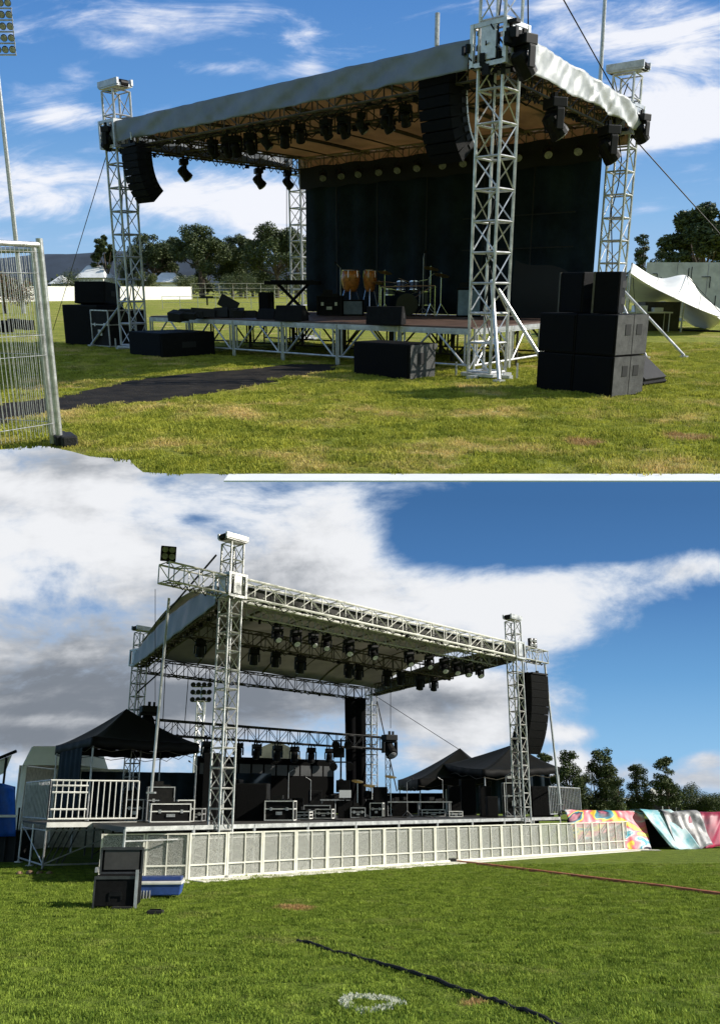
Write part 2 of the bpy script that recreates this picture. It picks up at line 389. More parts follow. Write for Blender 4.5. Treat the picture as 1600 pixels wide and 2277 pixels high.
def lawn(label, m, y0, y1, slope, keep, dens0, dens1, h, seed):
    vs, fs, dn = [], [], []
    y = y0; cs = .25
    rr = random.Random(seed)
    while y < y1:
        cs = .2 if y < y0 + 3 else .5
        hw = y * slope + .6; x = -hw
        while x < hw:
            cxy = (x + cs / 2, y + cs / 2)
            if keep(cxy):
                i = len(vs); vs += [(x, y, 0), (x + cs, y, 0), (x + cs, y + cs, 0), (x, y + cs, 0)]; fs.append((i, i + 1, i + 2, i + 3))
                k = (y - y0) / (y1 - y0); dn.append(dens0 * (1 - k) + dens1 * k)
            x += cs
        y += cs
    me = bpy.data.meshes.new('grass'); me.from_pydata(vs, [], fs); me.materials.append(m)
    at = me.attributes.new('dens', 'FLOAT', 'FACE'); at.data.foreach_set('value', dn)
    o = bpy.data.objects.new('grass', me); C.objects.link(o)
    ng = bpy.data.node_groups.new('scatter', 'GeometryNodeTree')
    ng.interface.new_socket('Geometry', in_out='INPUT', socket_type='NodeSocketGeometry'); ng.interface.new_socket('Geometry', in_out='OUTPUT', socket_type='NodeSocketGeometry')
    N = ng.nodes.new; gi, go = N('NodeGroupInput'), N('NodeGroupOutput')
    ds = N('GeometryNodeDistributePointsOnFaces'); na = N('GeometryNodeInputNamedAttribute'); na.data_type = 'FLOAT'; na.inputs[0].default_value = 'dens'
    ng.links.new(gi.outputs[0], ds.inputs[0]); ng.links.new(na.outputs[0], ds.inputs['Density']); ds.inputs['Seed'].default_value = seed
    ip = N('GeometryNodeInstanceOnPoints'); ng.links.new(ds.outputs[0], ip.inputs[0])
    jg = N('GeometryNodeGeometryToInstance')
    for k in range(4):
        oi = N('GeometryNodeObjectInfo'); oi.inputs[0].default_value = tuft(f'tuft{seed}{k}', m, 62, .11, h * .82, seed * 10 + k)
        ng.links.new(oi.outputs['Geometry'], jg.inputs[0])
    ng.links.new(jg.outputs[0], ip.inputs['Instance']); ip.inputs['Pick Instance'].default_value = True
    rv = N('FunctionNodeRandomValue'); rv.data_type = 'FLOAT_VECTOR'; rv.inputs[0].default_value = (-.12, -.12, 0); rv.inputs[1].default_value = (.12, .12, 6.283)
    ng.links.new(rv.outputs[0], ip.inputs['Rotation'])
    rs = N('FunctionNodeRandomValue'); rs.data_type = 'FLOAT'; rs.inputs[2].default_value = .65; rs.inputs[3].default_value = 1.35
    pn_ = N('GeometryNodeInputPosition'); nt = N('ShaderNodeTexNoise'); nt.inputs['Scale'].default_value = 1.9; nt.inputs['Detail'].default_value = 4
    mrn = N('ShaderNodeMapRange'); mrn.inputs[1].default_value = .35; mrn.inputs[2].default_value = .68; mrn.inputs[3].default_value = .55; mrn.inputs[4].default_value = 1.5
    mu = N('ShaderNodeMath'); mu.operation = 'MULTIPLY'
    ng.links.new(pn_.outputs[0], nt.inputs['Vector']); ng.links.new(nt.outputs[0], mrn.inputs[0]); ng.links.new(mrn.outputs[0], mu.inputs[0]); ng.links.new(rs.outputs[1], mu.inputs[1])
    ng.links.new(mu.outputs[0], ip.inputs['Scale'])
    ng.links.new(ip.outputs[0], go.inputs[0])
    md = o.modifiers.new('g', 'NODES'); md.node_group = ng
    if FRAME[0] == 'T': T_TOP.append(o)
    return tag(o, label, 'grass', kind='stuff')

# mats that lie on the turf (kept free of grass)
MAT_POLY = [TG(a, b) for a, b in [(-60, 905), (60, 893), (125, 884), (210, 866), (300, 845), (420, 832), (560, 821), (660, 809), (760, 812), (742, 822), (640, 843), (570, 857), (450, 878), (330, 894), (230, 904), (125, 913), (60, 930), (-60, 962)]]
FRAME[0] = 'T'
mm = MB(); nmp = len(MAT_POLY)
mm.add([(x, y, .014) for x, y in MAT_POLY] + [(x, y, -.002) for x, y in MAT_POLY], [tuple(range(nmp))[::-1]] + [(i, (i + 1) % nmp, nmp + (i + 1) % nmp, nmp + i) for i in range(nmp)])
matm = mat('black woven matting', (.040, .034, .027), .85, 0, .5, 2.6, .9, 35, col2=(.010, .0095, .009), spec=.08)
tag(mm.build('ground_mat', matm), 'long strip of black matting laid across the sunlit grass', 'ground mat')
er = [(-14, edge[0][1])] + edge + [(14, yE), (14, 40), (-14, 40)]
gr = lawn('short sunlit yellowish grass around the stage with the silver skirt', gTb, 7.4, 27, .415, lambda p: inside(p, er) and not inside(p, MAT_POLY), 85, 22, .045, 5)
FRAME[0] = 'B'
gr2 = lawn('short deep green grass in front of the white barricades', gBb, 5.8, 27, .43, lambda p: True, 85, 22, .040, 9)

# ---------------------------------------------------------------- trees
LEAFM = [mat('olive leaves', (.125, .150, .050), .6, 0, .4, 1.6, space='World', col2=(.045, .065, .024), spec=.25), mat('dark leaves', (.075, .100, .038), .6, 0, .4, 1.6, space='World', col2=(.028, .042, .018), spec=.25)]
LEAFM2 = [mat('bright leaves', (.15, .17, .045), .6, 0, .4, .6, space='World', col2=(.07, .09, .025)), LEAFM[0]]
BARK = mat('grey brown bark', (.10, .075, .055), .85, 0, .35, 3, .6, 12)
def leaves(mb, c, r, n, s, rr, flat=1.0):
    c = Vector(c)
    for _ in range(n):
        d = Vector((rr.gauss(0, 1), rr.gauss(0, 1), rr.gauss(0, 1))).normalized() * (r * rr.random() ** .42)
        d.z *= flat; p = c + d
        a = Vector((rr.uniform(-1, 1), rr.uniform(-1, 1), rr.uniform(-.6, .6))).normalized() * s * rr.uniform(.5, 1.2)
        b = a.cross(Vector((rr.uniform(-1, 1), rr.uniform(-1, 1), rr.uniform(-1, 1)))).normalized() * s * rr.uniform(.35, .8)
        mb.add([p - a, p + b * .6, p + a, p - b * .6], [(0, 1, 2, 3)], 0 if rr.random() < .55 else 1)
def tree(name, label, cat, x, y, h, w, group=None, trunk=.35, style='round', seed=0, n=2600, mats=None, lf=None, lean=0):
    rr = random.Random(seed * 31 + 5); root = empty(name, label, cat, (x, y, 0), 0, group)
    lf = lf or h * .021; n = int(n * 3.6)
    tb = MB(); tp = Vector((lean, 0, h * trunk)); tb.tube((0, 0, -.3), tp, h * .032, 8, h * .022)
    cr = MB(); cl = []
    if style == 'round':
        for k in range(22):
            a = rr.uniform(0, 6.28); q = rr.random() ** .5; z = rr.uniform(0, 1)
            rw = w / 2 * (1 - .55 * z * z) * (.55 + .45 * min(1, z * 3))
            cl.append((Vector((lean + math.cos(a) * q * rw * .8, math.sin(a) * q * rw * .8, h * (trunk + (1 - trunk) * (.08 + .8 * z)))), w * rr.uniform(.14, .24)))
    elif style == 'umbrella':
        for k in range(40):
            a = rr.uniform(0, 6.28); q = rr.random() ** .5
            cl.append((Vector((lean + math.cos(a) * q * w * .42, math.sin(a) * q * w * .42, h * (.93 - .30 * q ** 2.2 - rr.uniform(0, .26)))), w * rr.uniform(.09, .16)))
    elif style == 'gum':
        for k in range(44):
            a = rr.uniform(0, 6.28); z = rr.random(); q = rr.random() ** .6
            rw = w / 2 * (1.06 - .85 * z) ** .6 * min(1, .55 + 2.5 * z)
            cl.append((Vector((lean + math.cos(a) * q * rw * .9, math.sin(a) * q * rw * .9, h * (trunk + (1 - trunk) * (.02 + .93 * z)))), w * rr.uniform(.15, .24) * (1.15 - .45 * z)))
    elif style == 'bush':
        for k in range(16):
            a = rr.uniform(0, 6.28); q = rr.random() ** .5
            cl.append((Vector((math.cos(a) * q * w * .42, math.sin(a) * q * w * .3, h * (.25 + .5 * rr.random() * (1 - q * .5)))), min(w, h * 1.4) * rr.uniform(.16, .26)))
    for c0, r0 in cl[:12]:
        mid = tp.lerp(c0, .5) + Vector((rr.uniform(-.3, .3), rr.uniform(-.3, .3), -.04 * h))
        tb.tube(tp * rr.uniform(.8, 1), mid, h * .012, 5, h * .009); tb.tube(mid, c0, h * .009, 5, h * .004)
    tot = sum(r0 * r0 for _, r0 in cl)
    for c0, r0 in cl: leaves(cr, c0, r0, int(n * r0 * r0 / tot), lf, rr, .75)
    tb.build('trunk', BARK, root); cr.build('crown', mats or LEAFM, root)
    return root

FRAME[0] = 'T'
# hills behind the upper field
hb = MB()
def hillz(x): return 30 + 9 * math.sin(x * .004 + 1.3) + 3 * math.sin(x * .017)
hb.grid(lambda u, v: ((u - .5) * 1700, 740 + v * 120, -1 + ((hillz((u - .5) * 1700) * (1 if u < .42 else max(.15, 1 - (u - .42) * 9))) + mnoise.noise(Vector((u * 30, v * 3, 0))) * 3) * math.sin(v * math.pi * .5)), 120, 8)
hb.add([(-850, 740, -1), (850, 740, -1), (850, 740, -3), (-850, 740, -3)], [(0, 1, 2, 3)])
tag(hb.build('hill', mat('haze-blue scrub', (.028, .042, .062), .95, 0, .25, .03, space='World'), smooth=True), kind='structure')  # distance haze put into the hill's blue colour
def ttree(px0, px1, rtop, D, style, label, n=2600, base=645, **k):
    D = D * 1.75 if D > 80 else D
    x = TX((px0 + px1) / 2, D, 600); w = (px1 - px0) * D / fT(600)[0]; h = TZ(rtop, D)
    return tree(k.pop('name', 'tree'), label, k.pop('cat', 'tree'), x, D, h, w * 1.08, style=style, n=n, **k)
gtree = 'trees behind the field left of the stage'
ttree(208, 262, 503, 96, 'umbrella', 'leftmost tall dark tree, just left of the far left truss tower', seed=1, group=gtree, trunk=.3)
ttree(286, 396, 508, 98, 'umbrella', 'spreading dark tree just right of the far left truss tower', seed=2, group=gtree, trunk=.4, n=3600)
ttree(384, 506, 492, 95, 'umbrella', 'tall spreading umbrella shaped tree in the middle of the left tree line', seed=3, group=gtree, trunk=.42, n=4200)
ttree(470, 560, 530, 99, 'round', 'lower dense dark tree between two tall spreading trees', seed=4, group=gtree, trunk=.2, n=3200)
ttree(540, 690, 493, 94, 'umbrella', 'broad dark tree partly hidden by the rear truss tower', seed=5, group=gtree, trunk=.35, n=5200)
ttree(600, 720, 520, 104, 'round', 'dense tree behind the rear truss tower beside the black backdrop', seed=6, group=gtree, trunk=.15, n=3600)
ttree(348, 420, 520, 101, 'round', 'dark broad tree closing the gap right of the first spreading tree', seed=36, group=gtree, trunk=.12, n=3000)
ttree(486, 580, 512, 100, 'umbrella', 'broad dark tree left of the rope by the rear truss tower', seed=37, group=gtree, trunk=.25, n=4200)
ttree(240, 330, 560, 101, 'round', 'dark rounded tree behind the far left truss tower', seed=31, group=gtree, trunk=.12, n=2600)
ttree(420, 480, 545, 103, 'round', 'low dark tree beneath the tallest umbrella shaped tree', seed=32, group=gtree, trunk=.1, n=2600)
ttree(500, 620, 560, 102, 'bush', 'thick dark understorey between the two broad trees', seed=33, name='bush', cat='bush', n=3400)
ttree(300, 350, 570, 88, 'bush', 'rounded olive bush beside the left truss tower', seed=7, name='bush', cat='bush', mats=LEAFM2, n=1500)
ttree(385, 446, 586, 86, 'bush', 'bright green rounded bush behind the low white wall', seed=8, name='bush', cat='bush', mats=LEAFM2, n=1700)
ttree(120, 200, 584, 92, 'bush', 'dark bush left of the white roofed house', seed=9, name='bush', cat='bush', n=1500)
ttree(200, 290, 600, 90, 'bush', 'brown green bush in front of the white roofed house', seed=10, name='bush', cat='bush', n=1500)
ttree(486, 600, 590, 89, 'bush', 'wide dark bush under the broad tree', seed=11, name='bush', cat='bush', n=2300)
ttree(590, 720, 600, 90, 'bush', 'dark bush behind the keyboard stand', seed=12, name='bush', cat='bush', n=2000)
ttree(-60, 60, 560, 60, 'bush', 'reddish brown shrub seen through the wire fence', seed=13, name='bush', cat='bush', n=2200, mats=[mat('russet leaves', (.16, .085, .04), .7, 0, .4, .8, space='World'), LEAFM[0]])
ttree(1478, 1640, 440, 62, 'umbrella', 'tall open dark tree at the right edge behind the white stretch tent', seed=14, trunk=.35, n=5200, lf=.2)
ttree(1396, 1444, 514, 70, 'gum', 'slim tree just right of the rear right truss tower', seed=15, trunk=.2, n=1700)
ttree(1425, 1490, 548, 72, 'round', 'low dark tree between the stretch tent peak and the tall open tree', seed=16, trunk=.15, n=1900)
ttree(1540, 1680, 520, 68, 'round', 'dense low tree behind the white panel wall at the right edge', seed=17, trunk=.15, n=2600)
# scrub belt closing the far edge of the upper field
sb = MB(); rr = random.Random(77)
for k in range(330):
    x = -190 + k * 1.2 + rr.uniform(-1, 1); leaves(sb, (x * 1.9, 240 + rr.uniform(-5, 5), rr.uniform(.8, 3.0)), rr.uniform(2.6, 4.2), 46, .8, rr, .8)
tag(sb.build('scrub', LEAFM), 'belt of dark scrub along the far edge of the field', 'scrub', kind='stuff')

# low cream wall, houses
def wallT(pts, h, label, m, name='low_wall', thick=.25, cat='wall'):
    mb = MB()
    for a, b in zip(pts, pts[1:]):
        d = Vector((b[0] - a[0], b[1] - a[1], 0)); L = d.length; rz = math.atan2(d.y, d.x)
        mb.box(((a[0] + b[0]) / 2, (a[1] + b[1]) / 2, h / 2), (L + .02, thick, h), rz)
    return tag(mb.build(name, m), label, cat)
D0 = 140
wz = TZ(637, D0)
wallT([(TX(-300, 100, 640), 100), (TX(120, 122, 640), 122), (TX(300, 134, 640), 134), (TX(425, D0 + 3, 640), D0 + 3)], wz, 'long low cream wall across the back of the field at left', TENT)
root = empty('railing_fence', 'pale post and rail fence behind the low cream wall', 'fence', (TX(425, 136, 640), 136, 0))
pr = MB()
for k in range(12):
    pr.tube((k * 2.1, k * .15, 0), (k * 2.1, k * .15, TZ(630, 136)), .045, 6)
for z in (.35, .7, 1): pr.tube((0, 0, TZ(630, 136) * z), (11 * 2.1, 1.65, TZ(630, 136) * z), .04, 6)
pr.build('rails', mat('weathered timber', (.45, .42, .36), .8, 0, .25, 3), root)
def house(px0, px1, rt, rb, D, label, roofc, gable=True):
    D *= 2.05; w = (px1 - px0) * D / fT(610)[0]; h = TZ(rt, D); e = h * .62
    r_ = empty('house', label, 'house', (TX((px0 + px1) / 2, D, 610), D, 0))
    MB().box((0, 0, e / 2), (w, 7, e)).build('wall', TENT, r_)
    MB().add([(-w / 2 - .4, -3.9, e), (w / 2 + .4, -3.9, e), (w / 2 + .4, 3.9, e), (-w / 2 - .4, 3.9, e), (-w / 2 + .8, 0, h), (w / 2 - .8, 0, h)], [(0, 1, 5, 4), (2, 3, 4, 5), (1, 2, 5), (3, 0, 4), (0, 3, 2, 1)]).build('roof', roofc, r_)
    for k in (-.28, .22):
        MB().box((w * k, -3.52, e * .55), (w * .14, .06, e * .35)).build('window', mat('dark window glass', (.03, .035, .04), .15, 0, .1), r_)
wr = mat('white sheet roof', (.75, .75, .72), .5, 0, .1, 1); gyr = mat('grey sheet roof', (.30, .31, .33), .5, 0, .1, 1)
house(186, 240, 590, 635, 82, 'white house with pale roof left of the far left truss tower', wr)
house(350, 398, 606, 640, 80, 'white house with arched pale roof between bushes', wr)
house(125, 148, 612, 640, 84, 'small white shed at the left near the wire fence post', wr)
house(295, 325, 612, 640, 83, 'small white house right behind the left truss tower', gyr)

# right side of the upper field: panel wall and stretch tent
D1 = 46
pw = empty('panel_wall', 'tall pale grey wall of panels with black pipework behind the stretch tent', 'wall', (TX(1434, D1, 620), D1, 0))
hw_ = TZ(583, D1); ww = 9.5
for k in range(6): MB().box((ww * (k + .5) / 6, .02 * (k % 2), hw_ / 2), (ww / 6 - .03, .12, hw_)).build('panel', mat('pale container paint', (.50, .51, .52), .6, 0, .2, 1.2, .2, 20), pw)
pp = MB(); rr = random.Random(3)
for k in range(26):
    x0 = rr.uniform(.2, ww - .3); z0 = rr.uniform(.5, hw_ - .2); L = rr.uniform(.3, 1.0)
    if k % 2: pp.tube((x0, -.1, z0), (x0, -.1, max(.2, z0 - L)), .022, 5)
    else: pp.path([(x0, -.1, z0), (x0 + L * .5, -.1, z0), (x0 + L * .5, -.1, max(.2, z0 - L * .6))], .02, 5)
pp.build('pipework', BLK, pw)
tn = empty('stretch_tent', 'white stretch tent sloping down to the grass at the right edge', 'tent', (0, 0, 0))
P = lambda px, row, D: Vector((TX(px, D, 640), D, TZ(row, D)))
A0, A1, A2, A3, A4 = P(1400, 584, 33), P(1462, 618, 34), P(1523, 612, 34), P(1560, 655, 33.5), P(1625, 700, 33)
B0, B1, B2, B3, B4 = P(1396, 605, 31), P(1440, 636, 31), P(1500, 665, 31), P(1560, 690, 31.3), P(1600, 702, 31.6)
rowA, rowB = [A0, A1, A2, A3, A4], [B0, B1, B2, B3, B4]
rowB = [B0.lerp(B4, k / 4) * .35 + p * .65 for k, p in enumerate(rowB)]
def cr_(p, t):
    t *= len(p) - 1; i = min(int(t), len(p) - 2); f_ = t - i
    g = lambda k: p[max(0, min(len(p) - 1, k))]
    a, b, c, d = g(i - 1), g(i), g(i + 1), g(i + 2)
    return .5 * ((2 * b) + (c - a) * f_ + (2 * a - 5 * b + 4 * c - d) * f_ ** 2 + (3 * b - a - 3 * c + d) * f_ ** 3)
rowC = [p + Vector((1.0, 5, -1.2 + .4 * i / 4)) for i, p in enumerate(rowA)]
def tent(u, v):
    if v < .5: a, b, k = cr_(rowB, u), cr_(rowA, u), v * 2
    else: a, b, k = cr_(rowA, u), cr_(rowC, u), v * 2 - 1
    p = a.lerp(b, k); p.z -= .25 * math.sin(k * math.pi) * (1 - .4 * u); p.z = max(p.z, .02); return p
MB().grid(tent, 28, 16).build('canopy', TENT, tn, smooth=True, solid=.01)
for q in (.25, .5, .75):
    MB().path([tent(q, k / 16) + Vector((0, -.01, .012)) for k in range(17)], .012, 4).build('seam', mat('tent seam tape', (.62, .60, .53), .7), tn)
for (p, q) in ((A2, Vector((A2.x + .5, 29.5, .02))), (A0, Vector((A0.x - .6, 29.8, .02))), (B4, Vector((B4.x + 1.2, 30.2, .02)))): MB().tube(p, q, .012, 5).build('guy_rope', RUB, tn)
for p in (A0, A2, B0): MB().tube((p.x, p.y, 0), p, .035, 8).build('pole', STEEL, tn)
MB().box((A1.x + .6, 35.5, .55), (1.4, 1.0, 1.1)).box((A1.x + .6, 34.98, .75), (1.2, .04, .5)).build('bar_counter', DECKB, tn)
tb_ = MB(); tb_.box((0, 0, .72), (1.8, .7, .05)); [tb_.tube((x, y, 0), (x, y, .7), .02) for x in (-.8, .8) for y in (-.3, .3)]; tb_.box((-.3, 0, .86), (.5, .4, .24)); tb_.box((.4, 0, .82), (.35, .35, .16))
tt = tb_.build('trestle_table', WHITE); tt.location = (TX(1452, 34, 660), 34.6, 0); tag(tt, 'white table with boxes under the stretch tent', 'table')
gm = MB(); gm.add([(*TG(1400, 703), .02), (*TG(1545, 706), .02), (*TG(1548, 702), .02), (*TG(1400, 698), .02)], [(0, 1, 2, 3)])
tag(gm.build('floor_sheet', TENT, solid=.015), 'flat white floor sheet at the foot of the stretch tent', 'sheet')
cb = MB(); cb.path([(*TG(1420, 733), .03), (*TG(1500, 735), .03), (*TG(1580, 738), .03), (*TG(1700, 741), .03)], .05, 6)
tag(cb.build('cable', RUB), 'thick black cable running to the right edge across the upper grass', 'cable')

# ---------------------------------------------------------------- small gear shared by both stages
def speaker(name, label, w, d, h, loc, rz=0, group=None, m=None, handles=1, tilt=0, seam=False, cat='speaker'):
    o = empty(name, label, cat, loc, rz, group)
    if tilt: o.rotation_euler = (tilt, 0, rz)
    MB().box((0, 0, h / 2), (w, d, h)).build('cabinet', m or BOX, o, bevel=.012)
    g = MB().box((0, -d / 2 - .006, h / 2), (w * .93, .016, h * .92))
    if seam: g.box((0, -d / 2 - .018, h / 2), (.02, .012, h * .9), mi=1)
    g.build('grille', [GRL, BOXW], o)
    for s in (-1, 1):
        for k in range(handles):
            z = h * (.5 if handles == 1 else .3 + .4 * k)
            hb_ = MB().box((s * (w / 2 + .001), 0, z), (.012, d * .26, h * .16 / handles + .05))
            hb_.build('handle', HANDLE, o)
    return o
def wedge(label, w, d, h, loc, rz, group):
    o = empty('stage_monitor', label, 'stage monitor', loc, rz, group)
    y, hw = d / 2, w / 2
    pr_ = [(-y, 0), (y, 0), (y * .9, h * .45), (y * .1, h), (-y * .55, h)]
    n = len(pr_); vs = [(-hw, a, b) for a, b in pr_] + [(hw, a, b) for a, b in pr_]
    MB().add(vs, [tuple(range(n))[::-1], tuple(range(n, 2 * n))] + [(i, (i + 1) % n, n + (i + 1) % n, n + i) for i in range(n)]).build('cabinet', BOX, o, bevel=.012)
    a, b = Vector((0, y * .9, h * .45)), Vector((0, y * .1, h)); mid = (a + b) / 2; ang = math.atan2(b.z - a.z, b.y - a.y)
    MB().box(mid + Vector((0, .006, .006)), (w * .9, (b - a).length * .86, .014), M=Matrix.Rotation(ang, 3, 'X')).build('grille', GRL, o)
    for s in (-1, 1): MB().box((s * (hw + .001), -y * .1, h * .5), (.01, d * .26, h * .3)).build('handle', HANDLE, o)
    return o
def line_array(label, n, w, d, h, bend, loc, rz, group=None, hang=.8, strip=None):
    o = empty('line_array', label, 'line array', loc, rz, group)
    fr = MB().box((0, .0, -.05), (w * .9, d * 1.15, .06)).box((0, d * .4, .02), (.08, d * .3, .12)).box((0, -d * .35, .02), (.08, .1, .1))
    fr.build('flying_frame', BLK, o)
    ch = MB().tube((0, -d * .3, .02), (0, -d * .3, hang), .018).tube((0, d * .35, .02), (0, d * .35, hang), .018); ch.build('chain', STEEL, o)
    p = Vector((0, 0, -.1)); a = 0
    for k in range(n):
        a = bend * ((k / (n - 1)) ** 1.6); M = Matrix.Rotation(a, 3, 'X')
        c = p + M @ Vector((0, 0, -h / 2))
        cb_ = MB(); hw = w / 2; y0, y1 = -d / 2, d / 2; z = h / 2 * (1.0 + .09 * k / n)
        vs = [M @ Vector(q) + c for q in ((-hw, y0, -z), (hw, y0, -z), (hw, y1, -z * .94), (-hw, y1, -z * .94), (-hw, y0, z), (hw, y0, z), (hw, y1, z * .94), (-hw, y1, z * .94))]
        cb_.add(vs, [(0, 3, 2, 1), (4, 5, 6, 7), (0, 1, 5, 4), (1, 2, 6, 5), (2, 3, 7, 6), (3, 0, 4, 7)])
        cab = cb_.build('cabinet', BOX, o, bevel=.004)
        MB().box(c + M @ Vector((0, y0 - .004, 0)), (w * .97, .012, h * .95), M=M).build('grille', GRL, cab)
        for s in (-1, 1):
            MB().box(c + M @ Vector((s * (hw + .008), y1 * .5, 0)), (.02, d * .28, h * .55), M=M).build('rigging_plate', BLK, cab); MB().box(c + M @ Vector((s * (hw + .008), y1 * .86, 0)), (.018, d * .08, h * .8), M=M).build('rigging_plate', strip or BLK, cab)
        p = p + M @ Vector((0, 0, -h))
    return o
def moving_light(label, loc, rz=0, tilt=R(60), s=1.0, group=None, lens=None):
    o = empty('moving_light', label, 'stage light', loc, rz, group)
    MB().box((0, 0, -.03), (.05, .05, .1)).box((.1, 0, -.03), (.04, .05, .1)).build('clamp', BLK, o)
    MB().box((0, 0, -.14), (.34, .24, .14)).build('base', BLK, o, bevel=.015)
    yk = MB().box((0, 0, -.235), (.38, .12, .05))
    for q in (-1, 1): yk.box((q * .18, 0, -.37), (.04, .12, .28))
    yk.build('yoke', BLK, o, bevel=.01)
    ax = Vector((0, -math.cos(tilt), -math.sin(tilt)))
    c = Vector((0, 0, -.42))
    hd = MB().lathe(c - ax * .18, [(.07, 0), (.12, .03), (.135, .12), (.13, .24), (.145, .30), (.145, .37), (.12, .38)], 14, axis=ax).build('head', BLK, o, smooth=False)
    MB().lathe(c + ax * .19, [(.112, 0), (.105, .02), (.05, .035)], 14, axis=ax).build('lens', lens or LENS, hd)
    o.scale = (s, s, s); return o
def par_can(label, loc, rz=0, s=1.0, group=None, ax=(0, -.8, -.6)):
    o = empty('par_can', label, 'stage light', loc, rz, group)
    MB().box((0, 0, -.02), (.03, .04, .08)).path([(0, 0, -.05), (-.13, 0, -.08), (-.14, 0, -.24)], .012, 5).path([(0, 0, -.05), (.13, 0, -.08), (.14, 0, -.24)], .012, 5).build('yoke', BLK, o)
    a = Vector(ax).normalized(); c = Vector((0, 0, -.24))
    hd = MB().lathe(c - a * .14, [(.06, 0), (.09, .03), (.12, .1), (.125, .26)], 14, axis=a).build('can', BLK, o)
    MB().lathe(c + a * .118, [(.118, 0), (.118, .012), (.03, .004)], 16, axis=a).lathe(c + a * .134, [(.05, -.01), (.045, .004)], 10, axis=a).build('lens', LENS, hd)
    o.scale = (s, s, s); return o
def road_case(label, w, d, h, loc, rz=0, group=None, m=None, edge=None, name='road_case', shelf=False, cat='flight case'):
    o = empty(name, label, cat, loc, rz, group); edge = edge or STEEL
    MB().box((0, 0, h / 2 + .02), (w - .02, d - .02, h - .02)).build('case_body', m or BOX, o)
    e = MB(); x, y = w / 2, d / 2; q = .03
    for sx_ in (-1, 1):
        for sy_ in (-1, 1): e.box((sx_ * x, sy_ * y, h / 2 + .02), (q, q, h))
    for z in (.03, h * .62, h + .01):
        for s in (-1, 1): e.box((0, s * y, z), (w, q * .8, q)); e.box((s * x, 0, z), (q * .8, d, q))
    e.build('edge_trim', edge, o)
    MB().box((0, -y - .012, h * .4), (w * .22, .02, h * .16)).box((-w * .28, -y - .012, h * .62), (.07, .02, .09)).box((w * .28, -y - .012, h * .62), (.07, .02, .09)).build('latch', STEEL, o)
    if shelf: MB().box((0, 0, h + .05), (w * .7, d * .7, .06)).box((-.1 * w, 0, h + .13), (w * .35, d * .5, .1)).build('rack_unit', BOXW, o)
    return o
def tower(label, x, y, rz, H, s, bay, group, m, sleeve, base=True, braces=(), top=True, cable=True):
    o = empty('truss_tower', label, 'truss tower', (x, y, 0), rz, group)
    truss(MB(), (0, 0, .12), (0, 0, H - .12), s, s, bay, .030, .015, side=(1, 0, 0), rung=1.45).build('lattice', m, o)
    if base:
        b = MB().box((0, 0, .07), (s * 1.35, s * 1.35, .05)).box((0, 0, .04), (s * 2.2, .12, .07)).box((0, 0, .035), (.12, s * 2.2, .07))
        for a in (-1, 1):
            for c in (-1, 1): b.tube((a * s, c * s * .55, 0), (a * s, c * s * .55, .28), .02)
        b.build('base_plate', m, o)
    if sleeve:
        z = sleeve; sl = MB(); k = s * 1.32
        for a in (-1, 1):
            for zz in (-.30, .30): sl.box((a * k / 2, 0, z + zz), (.05, k, .07)); sl.box((0, a * k / 2, z + zz), (k, .05, .07))
            for c in (-1, 1): sl.box((a * k / 2, c * k / 2, z), (.07, .07, .66))
            sl.box((a * k / 2, 0, z + .02), (.03, k * .45, .5)); sl.box((0, a * k / 2, z + .02), (k * .45, .03, .5))
        sl.build('sleeve_block', m, o)
    if top:
        t = MB().box((-.0, 0, H - .02), (s * 1.7, s * .9, .07)).box((0, -s * .42, H + .05), (s * 1.8, .06, .14)).box((0, s * .42, H + .05), (s * 1.8, .06, .14)); t.build('head_beam', m, o)
        [MB().lathe((q * s * .75, -.1, H + .02), [(.09, 0), (.09, .2)], 12, axis=(0, 1, 0)).build('pulley', BLK, o) for q in (-1, 1)]
    for (bx, by, z0) in braces:
        bb = MB().tube((bx * .12, by * .12, z0), (bx, by, .06), .035, 8); bb.box((bx, by, .03), (.16, .16, .05)); bb.build('outrigger', m, o)
    if cable:
        cm = MB(); rr = random.Random(int(x * 7)); pts = [(s * .1, -s * .15, H - .3)]
        while pts[-1][2] > 1.0: pts.append((s * rr.uniform(-.3, .3), -s * rr.uniform(-.3, .35), pts[-1][2] - .55))
        cm.path(pts, .014, 5).build('cable', BLK, o)
    return o
def cable_run(mb, pts, r=.012, n=5): return mb.path(pts, r, n)
def junk(mb, a, b, n, r, seed, size=.12):
    """cables looped and small clamps clipped along a truss"""
    rr = random.Random(seed); a, b = Vector(a), Vector(b)
    last = a
    for k in range(n):
        p = a.lerp(b, (k + 1) / n); m_ = last.lerp(p, .5) + Vector((rr.uniform(-.04, .04), rr.uniform(-.04, .04), -rr.uniform(.02, .16)))
        mb.tube(last, m_, r, 5); mb.tube(m_, p, r, 5); last = p
        if rr.random() < .4: mb.box(p + Vector((0, 0, rr.uniform(-.08, .05))), (rr.uniform(.06, size), rr.uniform(.06, size), rr.uniform(.06, size)))
    return mb

